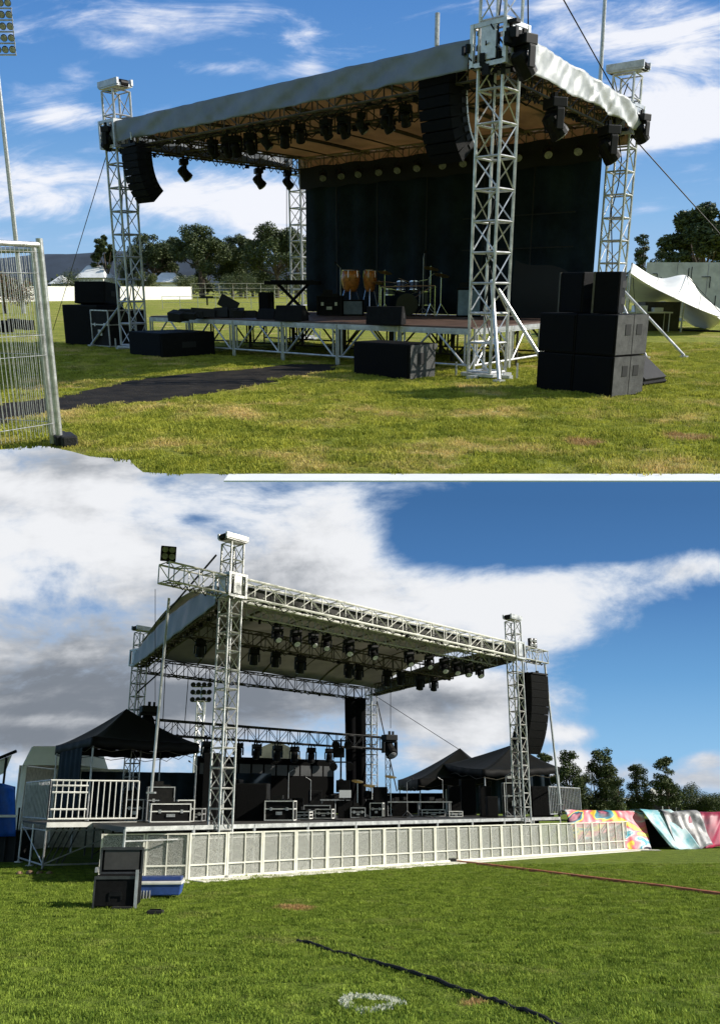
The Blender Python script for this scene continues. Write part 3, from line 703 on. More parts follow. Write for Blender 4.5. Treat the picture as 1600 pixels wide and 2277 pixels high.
# ================================================================ UPPER STAGE
FRAME[0] = 'T'
Z0 = 5.2                                   # underside of roof trusses
tN, tL, tR, tK = Vector((2.37, 16.3, 0)), Vector((-6.24, 24.25, 0)), Vector((6.26, 22.3, 0)), Vector((-1.85, 28.7, 0))
def ST(u, v, z=0):
    p = tN * (1 - u) * (1 - v) + tL * u * (1 - v) + tR * (1 - u) * v + tK * u * v; return Vector((p.x, p.y, z))
rzT = math.atan2((tN - tL).y, (tN - tL).x)
gtw = 'white truss towers of the silver skirted stage'
tower('tall white truss tower at the near corner of the silver skirted stage', tN.x, tN.y, rzT, 7.6, .5, .52, gtw, ALU, Z0 + .32, braces=((1.15, .45, 1.6), (.7, -.62, 1.75)))
tower('white truss tower at the far left corner by the sloping silver brace pole', tL.x, tL.y, rzT, 6.55, .5, .55, gtw, ALUG, Z0 + .2, braces=((-1.9, -.2, 1.35),))
tower('white truss tower at the rear right corner with long outrigger legs', tR.x, tR.y, rzT + .1, 6.5, .5, .52, gtw, ALU, Z0 + .2, braces=((1.35, -.9, 1.6), (2.0, -.1, 1.65), (-.7, -1.2, 1.3)))
tower('narrow far truss tower left of the black backdrop', tK.x, tK.y, rzT, 5.6, .5, .5, gtw, ALUG, None, top=False)

def troof(label, a, b, z, w, m, seed, bay=.5, chord=.024, group=None, wire=14):
    o = empty('roof_truss', label, 'roof truss', (0, 0, 0), 0, group)
    a, b = Vector((a.x, a.y, z)), Vector((b.x, b.y, z)); d = (b - a).normalized()
    truss(MB(), a, b, w, w, bay, chord, .014).build('lattice', m, o)
    junk(MB(), a + Vector((0, 0, -w / 2 - .01)), b + Vector((0, 0, -w / 2 - .01)), wire * 2, .012, seed).build('cable', BLK, o)
    return o
gr_ = 'roof trusses of the silver skirted stage'
troof('dark front roof truss hung with lights below the silver skirt', ST(.03, .02), ST(.97, .02), Z0 + .05, .34, ALUD, 1, group=gr_)
troof('left side roof truss running back to the rear tower', ST(.98, .04), ST(.98, .97), Z0 + .05, .36, ALUD, 2, group=gr_)
troof('right side roof truss under the wrinkled silver skirt', ST(.01, .05), ST(.01, .96), Z0 + .05, .3, ALUD, 3, group=gr_)
troof('rear roof truss above the black backdrop', ST(.03, .97), ST(.97, .97), Z0 - .02, .42, mat('warm dull alloy', (.30, .25, .18), .5, .35, .2, 4), 4, group=gr_, wire=6)
troof('second roof truss crossing under the tan ceiling parallel to the front', ST(.02, .30), ST(.98, .30), Z0 + .12, .32, ALUD, 5, group=gr_)
# roof: tan ceiling, bars and silver skirts
rf = empty('stage_roof', 'silver tarpaulin roof with tan underside on the stage by the wire fence', 'stage roof', (0, 0, 0))
def roofz(u, v): return Z0 + .25 + .10 * math.sin(math.pi * min(1, max(0, v))) * 1 + .012 * math.sin(u * 40) * math.sin(v * math.pi)
MB().grid(lambda u, v: ST(-.01 + 1.02 * u, -.01 + 1.02 * v, roofz(u, v)), 40, 12).build('ceiling', TAN, rf, smooth=True, solid=.012)
for u in (.12, .24, .36, .5, .62, .74, .86):
    b = MB(); n = 8; r_ = .045 if u in (.24, .5, .74) else .02
    pts = [ST(u, k / n, roofz(u, k / n) - .08) for k in range(n + 1)]
    b.path(pts, r_, 6).build('roof_bar', ALUD, rf)
def skirt(a, b, zb, zt, m, out, amp, seed, n=110, wob=0):
    a, b = Vector(a), Vector(b); nrm = Vector(out).normalized()
    def f(u, v):
        p = a.lerp(b, u); k = u * (b - a).length
        d = amp * (mnoise.noise(Vector((k * 1.3 + (v - .5) * 1.6, seed, 0))) + .6 * mnoise.noise(Vector((k * 3.6 - v * 1.8, seed + 5, v)))) * (1 - .35 * v)
        z = zb + (zt - zb) * v + (.015 * mnoise.noise(Vector((k * 2, 9 + seed, 0))) + wob * .1 * mnoise.noise(Vector((k * .7, 3, 1)))) * (1 if v < .5 else .6)
        p = p + nrm * (d + .05 * (1 - v)); p.z = z; return p
    return MB().grid(f, n, 12).build('skirt', m, rf, smooth=True, solid=.008)
nf = Vector((math.sin(rzT), -math.cos(rzT), 0)); nr = Vector((-(nf.y), nf.x, 0)); nrr = ((tR - tN).normalized()).cross(Vector((0, 0, 1)))
fa, fb_ = ST(.035, 0) + nf * .28, ST(1.0, 0) + nf * .28
skirt(fa, fb_, Z0 - .02, Z0 + .47, SILV_SHADE, nf, .085, 2)
skirt(ST(-.005, .03) + nrr * .3, ST(-.005, 1.0) + nrr * .3, Z0 - .02, Z0 + .50, SILV, nrr, .10, 7, 150, 1)
skirt(ST(1.0, .02) - nrr * .25, ST(1.0, 1.0) - nrr * .25, Z0 + .0, Z0 + .45, SILV_SHADE, -nrr, .05, 11)
MB().grid(lambda u, v: ST(-.01 + 1.02 * u, 1.015, Z0 - .30 + .66 * v), 30, 3).build('rear_cloth', TAN, rf, smooth=True, solid=.01)
# backdrop
bd = MB()
def drape(u, v):
    p = ST(.03 + .91 * u, .93, .92 + (Z0 - .12 - .92) * v); k = u * 60
    return p + nf * (.05 * math.sin(k) * (1 - .3 * v) + .04 * mnoise.noise(Vector((u * 25, v * 2, 1))))
bk = bd.grid(drape, 220, 10).build('backdrop', DRAPE, smooth=True, solid=.01)
tag(bk, 'huge black mesh drape closing the back of the silver skirted stage', 'backdrop')
sm = MB()
for u in (.18, .33, .52, .70, .86): sm.box(ST(.03 + .91 * u, .915, 3.1), (.035, .02, 4.0), rzT)
sm.box(ST(.25, .918, 3.4), (3.6, .02, .03), rzT); sm.box(ST(.25, .918, 2.6), (3.6, .02, .03), rzT)
sm.build('seam', HANDLE, bk)
bl = MB(); bl.grid(lambda u, v: ST(.03 + .91 * u, .90, Z0 - .72 + .02 * math.sin(u * 50) + v * .6), 60, 3).build('valance', mat('black valance', (.006, .006, .007), .8), bk, smooth=True)
# slack dark cloth low on the right part of the backdrop
MB().grid(lambda u, v: ST(.0 + .17 * u, .72 - .02 * math.sin(v * 3), .92 + v * (.75 + .75 * u + .15 * math.sin(u * 5))), 20, 6).build('side_cloth', mat('black side cloth', (.008, .009, .011), .8), bk, smooth=True)

# platform
DZ = .9
pf = empty('stage_platform', 'aluminium framed stage deck with brown top by the wire fence', 'stage deck', (0, 0, 0))
def slab(fn, z0, z1):
    q = [fn(0, 0), fn(1, 0), fn(1, 1), fn(0, 1)]; vs = [(p.x, p.y, z0) for p in q] + [(p.x, p.y, z1) for p in q]
    return MB().add(vs, [(0, 1, 2, 3), (7, 6, 5, 4), (0, 4, 5, 1), (1, 5, 6, 2), (2, 6, 7, 3), (3, 7, 4, 0)])
DK = lambda u, v: ST(.04 + .91 * u, .03 + .95 * v)
slab(DK, DZ - .035, DZ).build('deck_board', WOOD, pf)
def frame_run(a, b, n, m, name, z=DZ, gap=.03, bot=.18):
    a, b = Vector(a), Vector(b); d = (b - a); L = d.length / n; d.normalize()
    for k in range(n):
        p0 = a + d * (k * L + gap); p1 = a + d * ((k + 1) * L - gap); mb = MB()
        up = Vector((0, 0, 1)); r = .026
        rzz = math.atan2(d.y, d.x); mid = (p0 + p1) / 2
        mb.box(mid + up * (z - .07), ((p1 - p0).length, .05, .075), rzz); mb.box(mid + up * (z - .125), ((p1 - p0).length, .035, .03), rzz)
        for p in (p0, p1): mb.tube(p + up * .0, p + up * (z - .03), r, 8)
        mb.tube(p0 + d * .1 + up * bot, p0 + d * .1 + up * (z - .1), r * .8, 6); mb.tube(p1 - d * .1 + up * bot, p1 - d * .1 + up * (z - .1), r * .8, 6)
        mb.tube(p0 + up * bot, p1 + up * bot, r * .9, 6)
        mb.tube(mid - d * .06 + up * (z - .1), p0 + d * .1 + up * bot, r * .85, 6); mb.tube(mid + d * .06 + up * (z - .1), p1 - d * .1 + up * bot, r * .85, 6)
        mb.build(name, m, pf)
frame_run(DK(1, 0) + nf * .04, DK(0, 0) + nf * .04, 6, ALUG, 'front_frame')
frame_run(DK(0, 0) + nrr * .04, DK(0, 1) + nrr * .04, 4, ALU, 'side_frame')
for v in (.33, .66): 
    frame_run(DK(1, v), DK(0, v), 6, ALUD, 'inner_frame')
# kit hung in the roof
la_g = 'line arrays hung from the silver skirted roof'
line_array('small curved black line array hanging beside the far left truss tower', 8, .70, .42, .150, R(42), (TX(314, 23.6, 370), 23.2, TZ(322, 23.4)), rzT + .0, la_g, hang=.25)
line_array('large curved black line array hanging beside the near truss tower', 8, .74, .50, .168, R(40), (TX(982, 17.3, 240), 17.2, TZ(160, 17.3)), rzT - .05, la_g, hang=.25, strip=STEEL)
ml0 = None
fl = [470, 503, 522, 555, 590, 632, 667, 725, 764, 803, 860, 901]
g1 = 'moving lights along the front of the silver skirted roof'
def lineu(px, row, v):
    lo, hi = -.1, 1.1
    for _ in range(40):
        m_ = (lo + hi) / 2; p = ST(m_, v)
        if 800 + p.x / p.y * fT(row)[0] > px: lo = m_
        else: hi = m_
    return (lo + hi) / 2
rr = random.Random(5)
for i, px in enumerate(fl):
    u = lineu(px, 270, .09); p = ST(u, .09, Z0 - .10)
    lab = f'black moving light, {ORD[i]} from left of the {NUM[len(fl)]} below the silver skirt'
    if ml0 is None: ml0 = moving_light(lab, p, rzT + math.pi, R(50), .75, g1)
    else: dup(ml0, p, rzT + math.pi + rr.uniform(-.8, .9), lab, g1, rr.uniform(.68, .82))
g2 = 'moving lights on the side trusses of the silver skirted roof'
for px, v_, u_, lab, sc_ in [(437, .30, .99, 'black moving light under the left side truss, nearest to the line array', 1.0), (592, .72, .99, 'black moving light under the left side truss, middle of three', 1.0), (650, .90, .99, 'black moving light under the left side truss, nearest to the rear tower', .9),
                         (0, .26, -.03, 'large black moving light hanging under the right skirt nearest the near tower', 1.25), (0, .72, -.03, 'tall black moving light hanging under the right skirt further back', 1.35)]:
    dup(ml0, ST(u_, v_, Z0 - .12), rzT + 2.6, lab, g2, sc_)
dup(ml0, Vector((TX(1163, 15.9, 110), 15.9, TZ(66, 15.9))), rzT + 2.9, 'black light clamped outboard of the near tower at skirt height', g2, 1.15)
dup(ml0, Vector((TX(1418, 22.2, 280), 22.0, TZ(250, 22.2))), rzT + 2.9, 'black light clamped outboard of the rear right tower', g2, 1.1)
dup(ml0, Vector((TX(246, 24.2, 300), 24.0, TZ(278, 24.2))), rzT - 1.2, 'black light clamped outboard of the far left tower', g2, 1.0)
pc0 = None; pcs = [717, 757, 797, 841, 884, 928, 982, 1030, 1095, 1149, 1216, 1284]; g3 = 'lamps in a row above the black backdrop'
for i, px in enumerate(pcs):
    u = lineu(px, 360, .86); p = ST(u, .86, Z0 - .26)
    lab = f'round lamp, {ORD[i]} from left of the {NUM[len(pcs)]} along the top of the black backdrop'
    az = math.atan2(-p.y, -p.x) + R(90)
    if pc0 is None: pc0 = par_can(lab, p, az, .82, g3)
    else: dup(pc0, p, az + rr.uniform(-.3, .3), lab, g3)
# chain hoists, hardware at the near tower head
hw1 = MB(); rr = random.Random(9)
for k in range(26):
    hw1.box((rr.uniform(-.5, .45), rr.uniform(-.42, .42), Z0 + .22 + rr.uniform(-.32, .4)), (rr.uniform(.05, .2), rr.uniform(.05, .2), rr.uniform(.05, .22)), rr.uniform(0, 1.5))
for k in range(10): hw1.tube((rr.uniform(-.4, .4), -.4, Z0 + rr.uniform(-.1, .6)), (rr.uniform(-.4, .4), rr.uniform(-.4, .4), Z0 + rr.uniform(-.3, .6)), .014, 5)
o = hw1.build('rigging_hardware', BLK); o.location = (tN.x, tN.y, 0); o.rotation_euler = (0, 0, rzT); tag(o, 'cluster of black hoist gear at the head of the near truss tower', 'rigging')
for (p, lab, sd) in ((tL, 'black rigging bits wrapped on the far left tower at skirt height', 4), (tR, 'black rigging bits on the rear right tower at skirt height', 6)):
    h2 = MB(); rr = random.Random(sd)
    for k in range(12): h2.box((rr.uniform(-.42, .3), rr.uniform(-.4, .3), Z0 + .1 + rr.uniform(-.25, .3)), (rr.uniform(.06, .2), rr.uniform(.06, .2), rr.uniform(.06, .25)), rr.uniform(0, 1.5))
    o = h2.build('rigging_hardware', BLK); o.location = (p.x, p.y, 0); tag(o, lab, 'rigging')
def wire(label, a, b, r=.012, name='guy_wire', m=None, cat='wire'):
    return tag(MB().tube(a, b, r, 6).build(name, m or BLK), label, cat)
def P3(px, row, D): return Vector(((px - 800) * D / fT(row)[0], D, TZ(row, D)))
wire('thin guy wire from the far left tower down to the grass at left', (tL.x - .25, tL.y, Z0), (*TG(118, 735), .02))
wire('guy wire slanting from the near tower top to the rear right tower', (tN.x + .2, tN.y, 7.4), (tR.x - .1, tR.y, Z0 + .6), .014)
wire('guy wire from the rear right tower down to the right', (tR.x + .2, tR.y, Z0 - .1), (tR.x + 7.0, tR.y + 3.0, .05), .014)
wire('thin rope hanging behind the left line array', P3(310, 420, 26), P3(306, 640, 26), .01, 'rope', cat='rope')
wire('thin rope hanging left of the rear truss tower', P3(637, 402, 27.5), P3(637, 660, 27.5), .01, 'rope', cat='rope')
wire('short black stay beside the near tower top', (tN.x + .35, tN.y, 7.5), (tN.x + .5, tN.y + .2, Z0 + .6), .014)
# poles beyond the roof
mp = empty('light_mast', 'tall thin grey mast rising behind the right skirt', 'mast', (*[P3(1333, 300, 40).x, 40], 0)); h_ = 16
MB().tube((0, 0, 0), (-.25, 0, h_), .11, 10, .07).build('pole', STEEL, mp); MB().tube((-.25, 0, h_), (-.25, 0, h_ + .8), .02).build('finial', STEEL, mp)
mp = empty('antenna_mast', 'short grey antenna mast poking above the front skirt', 'mast', (P3(971, 80, 30).x, 30, 0)); h_ = TZ(28, 30)
MB().tube((0, 0, 0), (0, 0, h_ - .9), .05, 8).tube((0, 0, h_ - .9), (0, 0, h_), .075, 8).build('pole', STEEL, mp); MB().box((.16, 0, h_ - 1.3), (.2, .1, .22)).build('junction_box', BLK, mp)
fp = empty('floodlight_tower', 'floodlight mast with stacked lamps at the top left corner', 'floodlight', (TX(-10, 60, 120), 60, 0)); zt, zb = TZ(8, 60), TZ(122, 60)
MB().tube((0, 0, 0), (0, 0, zt), .17, 8, .12).build('pole', STEEL, fp)
fr = MB()
for k in range(5): z = zb + (zt - zb) * k / 4.4; fr.tube((0, -.1, z), (1.35, -.1, z), .05, 5)
fr.tube((1.3, -.1, zb), (1.3, -.1, zt - .3), .04, 5); fr.build('lamp_frame', STEEL, fp)
for k in range(5):
    for x in (.25, .7, 1.15):
        z = zb + (zt - zb) * k / 4.4 + .3; a = Vector((.25, -.8, -.45)).normalized()
        l_ = MB().lathe(Vector((x, -.15, z)) - a * .2, [(.09, 0), (.19, .16), (.21, .3)], 10, axis=a).build('lamp', BLK, fp)
        MB().lathe(Vector((x, -.15, z)) + a * .145, [(.18, 0), (.15, .01)], 10, axis=a).build('lens', LENS, l_)

# ground kit around the upper stage
def fline(pa, ra, pb, rb, z=0):
    a, b = Vector(TG(pa, ra, z)), Vector(TG(pb, rb, z)); d = b - a; return a, b, d.length, math.atan2(d.y, d.x)
a, b, Wd, rz = fline(1190, 864, 1358, 884); dep = .62; nb = Vector((-(b - a).y, (b - a).x)).normalized()
H1 = (TZ(698, b.y) ) / 2
gs = 'black subwoofers stacked at the right of the near tower'
labs = {(0, 0): 'black subwoofer at lower left of the big stack right of the near tower', (1, 0): 'black subwoofer with square handle holes at lower right of the big stack', (0, 1): 'black subwoofer at upper left of the big stack right of the near tower', (1, 1): 'black subwoofer at upper right of the big stack, under the angled speaker'}
dep = .78
for (i, j), lab in labs.items():
    c = a + (b - a) * (.25 + .5 * i) + nb * dep / 2
    o = speaker('subwoofer', lab, Wd / 2 - .012, dep, H1 - .012, (c.x, c.y, j * H1), rz, gs, handles=0)
    e = MB()
    x_ = Wd / 4 - .006
    for q in (-.11, .16): 
        e.box((x_ + .004, q, H1 * .62), (.01, .13, H1 * .26))
    if i == 1: e.build('handle_recess', HANDLE, o)
    f_ = MB().box((x_ + .003, .02, H1 / 2), (.006, .012, H1 * .96)); f_.build('seam', HANDLE, o)
    if i == 1: MB().box((x_ + .0015, 0, H1 / 2), (.003, dep * .96, H1 * .95)).build('side_panel', mat('lighter black side', (.075, .075, .072), .7, 0, .5, 5, .5, 90), o)  # lighter tone on the outer right side only
c = a + (b - a) * .44 + nb * .42
hT = TZ(605, c.y) - 2 * H1
for s_i, (off, lab) in enumerate(((.0, 'angled black top speaker with silver corner on the big subwoofer stack'), (.52, 'black top speaker turned to the right on the big subwoofer stack'))):
    q = c + (b - a).normalized() * (off - .12)
    o = empty('top_speaker', lab, 'speaker', (q.x, q.y, 2 * H1), rz - .12 + .5 * s_i, 'top speakers on the big stack')
    w2 = .52 if s_i == 0 else .40; pts = [(-w2 / 2, -.30), (w2 / 2, -.30), (w2 * .30, .30), (-w2 * .30, .30)]
    MB().add([(x, y, 0) for x, y in pts] + [(x, y, hT) for x, y in pts], [(3, 2, 1, 0), (4, 5, 6, 7), (0, 1, 5, 4), (1, 2, 6, 5), (2, 3, 7, 6), (3, 0, 4, 7)]).build('cabinet', BOX, o, bevel=.012)
    MB().box((0, -.306, hT / 2), (w2 * .92, .016, hT * .92)).build('grille', GRL, o)
    for k in (.3, .7): MB().box((w2 * .42, .0, hT * k), (.02, .16, hT * .17), M=Matrix.Rotation(-.17, 3, 'Z')).build('handle', HANDLE, o)
    MB().box((-w2 / 2, -.305, hT / 2), (.03, .03, hT)).build('corner_strip', ALUD, o)
# leaning padded lid beside the stack
lc = empty('case_lid', 'black lid leaning against the right side of the big speaker stack', 'case lid', (*TG(1425, 856), 0), rz + .15)
MB().box((-.05, .1, .22), (.62, .85, .07), M=Matrix.Rotation(R(38), 3, 'Y')).build('shell', BOX, lc, bevel=.015)
MB().box((-.02, .1, .285), (.55, .78, .05), M=Matrix.Rotation(R(38), 3, 'Y')).build('foam', RUB, lc, bevel=.01)
# big sub lying in front of the platform
a2, b2, W2, rz2 = fline(786, 833, 910, 845)
n2 = Vector((-(b2 - a2).y, (b2 - a2).x)).normalized(); c2 = (a2 + b2) / 2 + n2 * .36
h2_ = TZ(766, b2.y)
o = speaker('subwoofer', 'wide black subwoofer with a square hole in its end, on the grass before the deck', W2, .72, h2_, (c2.x, c2.y, 0), rz2, None, BOX, handles=0)
MB().box((W2 / 2 + .002, 0, h2_ / 2), (.004, .69, h2_ * .95)).build('side_panel', MATS['lighter black side'], o)
MB().box((W2 / 2 + .006, -.05, h2_ * .58), (.012, .17, h2_ * .33)).build('handle_recess', HANDLE, o)
MB().box((W2 / 2 - .05, .34, h2_ * .9), (.14, .1, .1)).build('bumper', MATS['lighter black side'], o)
a3, b3, W3, rz3 = fline(293, 788, 366, 796)
n3 = Vector((-(b3 - a3).y, (b3 - a3).x)).normalized(); c3 = (a3 + b3) / 2 + n3 * .7
speaker('subwoofer', 'pair sized black subwoofer lying in shade before the left end of the deck', W3, 1.5, TZ(741, b3.y), (c3.x, c3.y, 0), rz3, None, BOX)
# left pile
a4, b4, W4, rz4 = fline(146, 766, 222, 770); n4 = Vector((-(b4 - a4).y, (b4 - a4).x)).normalized(); c4 = (a4 + b4) / 2 + n4 * .5; h4 = TZ(678, b4.y)
speaker('subwoofer', 'tall black subwoofer block left of the far left tower', W4, 1.0, h4, (c4.x, c4.y, 0), rz4)
speaker('top_speaker', 'tilted black speaker on top of the block left of the far left tower', W4 * .7, .75, TZ(628, b4.y) - h4, (c4.x + .15, c4.y, h4), rz4 + .25, tilt=R(-7))
x5, y5 = TG(250, 768); road_case('low dark case with pale table top inside the far left tower', .9, 1.2, TZ(690, 25.5), (TX(262, 25.5, 730), 25.6, 0), rzT, m=BOXW)
# on the deck
def onT(px, D, row=695): return ((px - 800) * D / fT(row)[0], D, DZ)
gw = 'wedge monitors along the front of the brown deck'
wedge('black wedge monitor near the middle of the brown deck edge', .74, .5, .36, onT(858, 18.1, 700), rzT + .5, gw)
wedge('black wedge monitor on the left half of the brown deck edge', .66, .5, .34, onT(648, 20.3, 700), rzT + .45, gw)
wedge('small black wedge monitor left of the other wedges, by the upright speaker', .5, .45, .24, onT(600, 21.3, 700), rzT + .2, gw)
speaker('monitor_speaker', 'upright small black speaker on the deck below the keyboard stand', .3, .3, .62, onT(593, 23.2, 690), rzT + .3)
road_case('black combo amplifier with pale top left of the two congas', .66, .4, .5, onT(734, 24.2, 690), -.1, None, BOX, BLK, name='amplifier', cat='amplifier', shelf=True)
o = speaker('amplifier', 'grey fronted guitar amplifier below the congas', .58, .35, .42, onT(785, 24.2, 690), -.05, cat='amplifier')
MB().box((0, -.19, .21), (.5, .02, .34)).build('grille_cloth', mat('grey cloth', (.12, .15, .18), .8), o)
o = speaker('amplifier', 'tall grey amplifier rack with mixer on top at the right of the deck', .62, .5, .72, onT(1042, 23.0, 690), -.15, cat='amplifier')
MB().box((0, -.262, .36), (.56, .02, .62)).build('grille_cloth', mat('blue grey cloth', (.16, .23, .29), .7), o); MB().box((0, -.25, .36), (.62, .03, .03)).box((-.3, -.26, .36), (.02, .03, .72)).box((.3, -.26, .36), (.02, .03, .72)).box((0, 0, .8), (.5, .34, .12)).box((.1, 0, .9), (.3, .2, .08)).build('head_unit', BOXW, o)
def conga(label, x, y, s):
    o = empty('conga', label, 'drum', (x, y, DZ), 0, 'orange congas'); z = .62
    MB().lathe((0, 0, z), [(.11, 0), (.155, .12), (.185, .3), (.19, .42), (.165, .58)], 18).build('shell', ORG, o, smooth=True)
    MB().lathe((0, 0, z + .56), [(.172, 0), (.175, .02), (.165, .03)], 18).build('hoop', CHROME, o)
    l_ = MB()
    for k in range(6): a_ = k * 1.047 + .3; l_.tube((.175 * math.cos(a_), .175 * math.sin(a_), z + .56), (.19 * math.cos(a_), .19 * math.sin(a_), z + .38), .008, 5)
    l_.build('lug', CHROME, o)
    st_ = MB()
    for k in range(3): a_ = k * 2.094 + .5; st_.tube((.12 * math.cos(a_), .12 * math.sin(a_), z + .1), (.3 * math.cos(a_), .3 * math.sin(a_), 0), .014, 6)
    st_.build('stand_leg', CHROME, o); o.scale = (s, s, 1); return o
x_, y_, _ = onT(779, 24.9, 640); conga('wider orange wood conga at the left of the pair', x_, y_, 1.4)
x_, y_, _ = onT(822, 24.9, 640); conga('narrower orange wood conga at the right of the pair', x_, y_, 1.0)
# drum kit
dk = empty('drum_kit', 'dark drum kit with chrome stands in the middle of the brown deck', 'drum kit', onT(905, 24.2, 690), -.1)
skin = mat('black drum skin', (.012, .012, .012), .4)
shell = mat('dark blue drum wrap', (.02, .03, .07), .25, .2, .2, 20, coat=.3); cym = mat('brass cymbal', (.45, .33, .12), .3, .8, .15, 12)
def drum(name, c, r, h, ax=(0, 0, 1)):
    d_ = MB().lathe(c, [(r, 0), (r, h)], 18, axis=ax).build(name, shell, dk); e = Vector(ax).normalized()
    MB().lathe(Vector(c) + e * (h - .005), [(r * 1.05, 0), (r * 1.05, .03), (r * .95, .032)], 18, axis=ax).lathe(Vector(c) - e * .02, [(r * 1.05, 0), (r * 1.05, .03)], 18, axis=ax).build('hoop', skin if name == 'bass_drum' else CHROME, d_)
drum('bass_drum', (0, .1, .29), .28, .42, (0, -1, 0)); drum('tom', (-.17, -.1, .66), .14, .2, (0, .3, 1)); drum('tom', (.18, -.1, .66), .15, .2, (0, .3, 1)); drum('floor_tom', (.5, .2, .28), .2, .34); drum('snare_drum', (-.45, .3, .55), .18, .14)
for (x, y, z, r) in ((-.62, .0, 1.12, .2), (.62, -.05, 1.22, .22), (-.8, .4, .85, .17), (.9, .3, 1.05, .22)):
    MB().lathe((x, y, z), [(r, 0), (r * .3, .03), (.03, .05)], 16, axis=(.2, -.25, 1)).build('cymbal', cym, dk)
    s__ = MB().tube((x, y, .25), (x, y, z + .07), .012, 6)
    for k in range(3): a_ = k * 2.09; s__.tube((x, y, .32), (x + .22 * math.cos(a_), y + .22 * math.sin(a_), 0), .01, 5)
    s__.build('cymbal_stand', CHROME, dk)
rk = MB().path([(-.7, -.3, 0), (-.7, -.3, .75), (.75, -.3, .78), (.75, -.3, 0)], .018, 6); rr = random.Random(2)
for k in range(9): rk.tube((rr.uniform(-.8, .8), rr.uniform(-.3, .3), .75), (rr.uniform(-.9, .9), rr.uniform(-.4, .3), rr.uniform(.4, 1.0)), .009, 5)
rk.build('rack', CHROME, dk)
def mic_stand(label, p, h, boom, g='microphone stands on the brown deck'):
    o = empty('microphone_stand', label, 'microphone stand', p, 0, g)
    s__ = MB().tube((0, 0, .2), (0, 0, h), .010, 6)
    for k in range(3): a_ = k * 2.09 + .4; s__.tube((0, 0, .22), (.25 * math.cos(a_), .25 * math.sin(a_), 0), .009, 5)
    s__.build('stand', ALUG, o); e = Vector((boom, -.05, h + .12))
    MB().tube((0, 0, h), e, .008, 5).build('boom_arm', ALUG, o); MB().lathe(e, [(.015, -.02), (.026, .03), (.02, .07)], 8, axis=(boom or .1, -.3, .2)).build('microphone', BLK, o)
mic_stand('tall microphone stand just left of the two congas', onT(757, 24.6, 690), 1.25, -.12)
mic_stand('tall microphone stand at the right of the drum kit', onT(939, 24.0, 690), 1.5, .02)
mic_stand('microphone stand with short boom right of the drum kit, next to the tallest one', onT(952, 24.2, 690), 1.0, .15)
ks = empty('keyboard_stand', 'black keyboard on an X shaped stand left of the backdrop', 'keyboard stand', onT(652, 25.0, 690), -.1)
MB().box((0, 0, .86), (1.55, .4, .1)).box((0, -.03, .92), (1.2, .25, .03)).build('keyboard', BOX, ks, bevel=.01)
MB().tube((-.42, -.1, 0), (.42, -.1, .82), .026, 6).tube((.42, -.1, 0), (-.42, -.1, .82), .026, 6).tube((-.42, .2, 0), (.42, .2, .82), .026, 6).tube((.42, .2, 0), (-.42, .2, .82), .026, 6).tube((-.42, -.2, 0), (-.42, .3, 0), .02).tube((.42, -.2, 0), (.42, .3, 0), .02).build('stand', BLK, ks)
cbx = MB(); rr = random.Random(8)
for k in range(14): cbx.box((rr.uniform(-.95, .95), rr.uniform(-.4, .4), rr.uniform(.03, .14)), (rr.uniform(.2, .6), rr.uniform(.15, .4), rr.uniform(.08, .26)), rr.uniform(-.5, .5), Matrix.Rotation(rr.uniform(-.3, .3), 3, 'X') @ Matrix.Rotation(rr.uniform(-.4, .4), 3, 'Z'))
cbx.box((.42, 0, .34), (.5, .04, .3), M=Matrix.Rotation(.5, 3, 'Y')); cbx.box((-.1, -.1, .5), (.3, .12, .05)); cbx.tube((-.1, -.1, .3), (-.1, -.1, .5), .02)
o = cbx.build('equipment_heap', RUB); o.location = onT(472, 22.6, 697); tag(o, 'heap of folded black gear on the left end of the brown deck', 'equipment')
# wire fence panels
def fence_panel(label, p, q, H):
    o = empty('fence_panel', label, 'fence panel', (p[0], p[1], 0), 0, 'temporary wire fence panels'); d = Vector((q[0] - p[0], q[1] - p[1], 0)); L = d.length; d.normalize()
    for nm, k in (('post', 0), ('post', L)):
        MB().tube(d * k + Vector((0, 0, .02)), d * k + Vector((0, 0, H)), .034, 14).build(nm, STEEL, o)
    MB().tube(Vector((0, 0, H - .06)), d * L + Vector((0, 0, H - .06)), .028, 12).build('rail', STEEL, o)
    w_ = MB(); n = int(L / .05)
    for k in range(1, n):
        x = d * (L * k / n); w_.tube(x + Vector((0, 0, .13)), x + Vector((0, 0, H - .07)), .0028, 4)
    for z in (.25, .95, 1.15, 1.75, 1.95)[:5]: w_.tube(Vector((0, 0, z)), d * L + Vector((0, 0, z)), .0035, 4)
    w_.build('wire_mesh', STEEL, o)
    MB().box((.06, .06, .06), (.16, .34, .12), .5).build('foot_block', RUB, o, bevel=.02)
    return o
fx, fy = TG(134, 992)
hF = 2.08
fence_panel('nearer wire fence panel ending in the thick steel post', (fx, fy), (fx - 1.15, fy - 1.9), hF)
fence_panel('further wire fence panel running left behind the thick steel post', (fx - .09, fy + .06), (fx - 2.3, fy + .75), hF - .04)
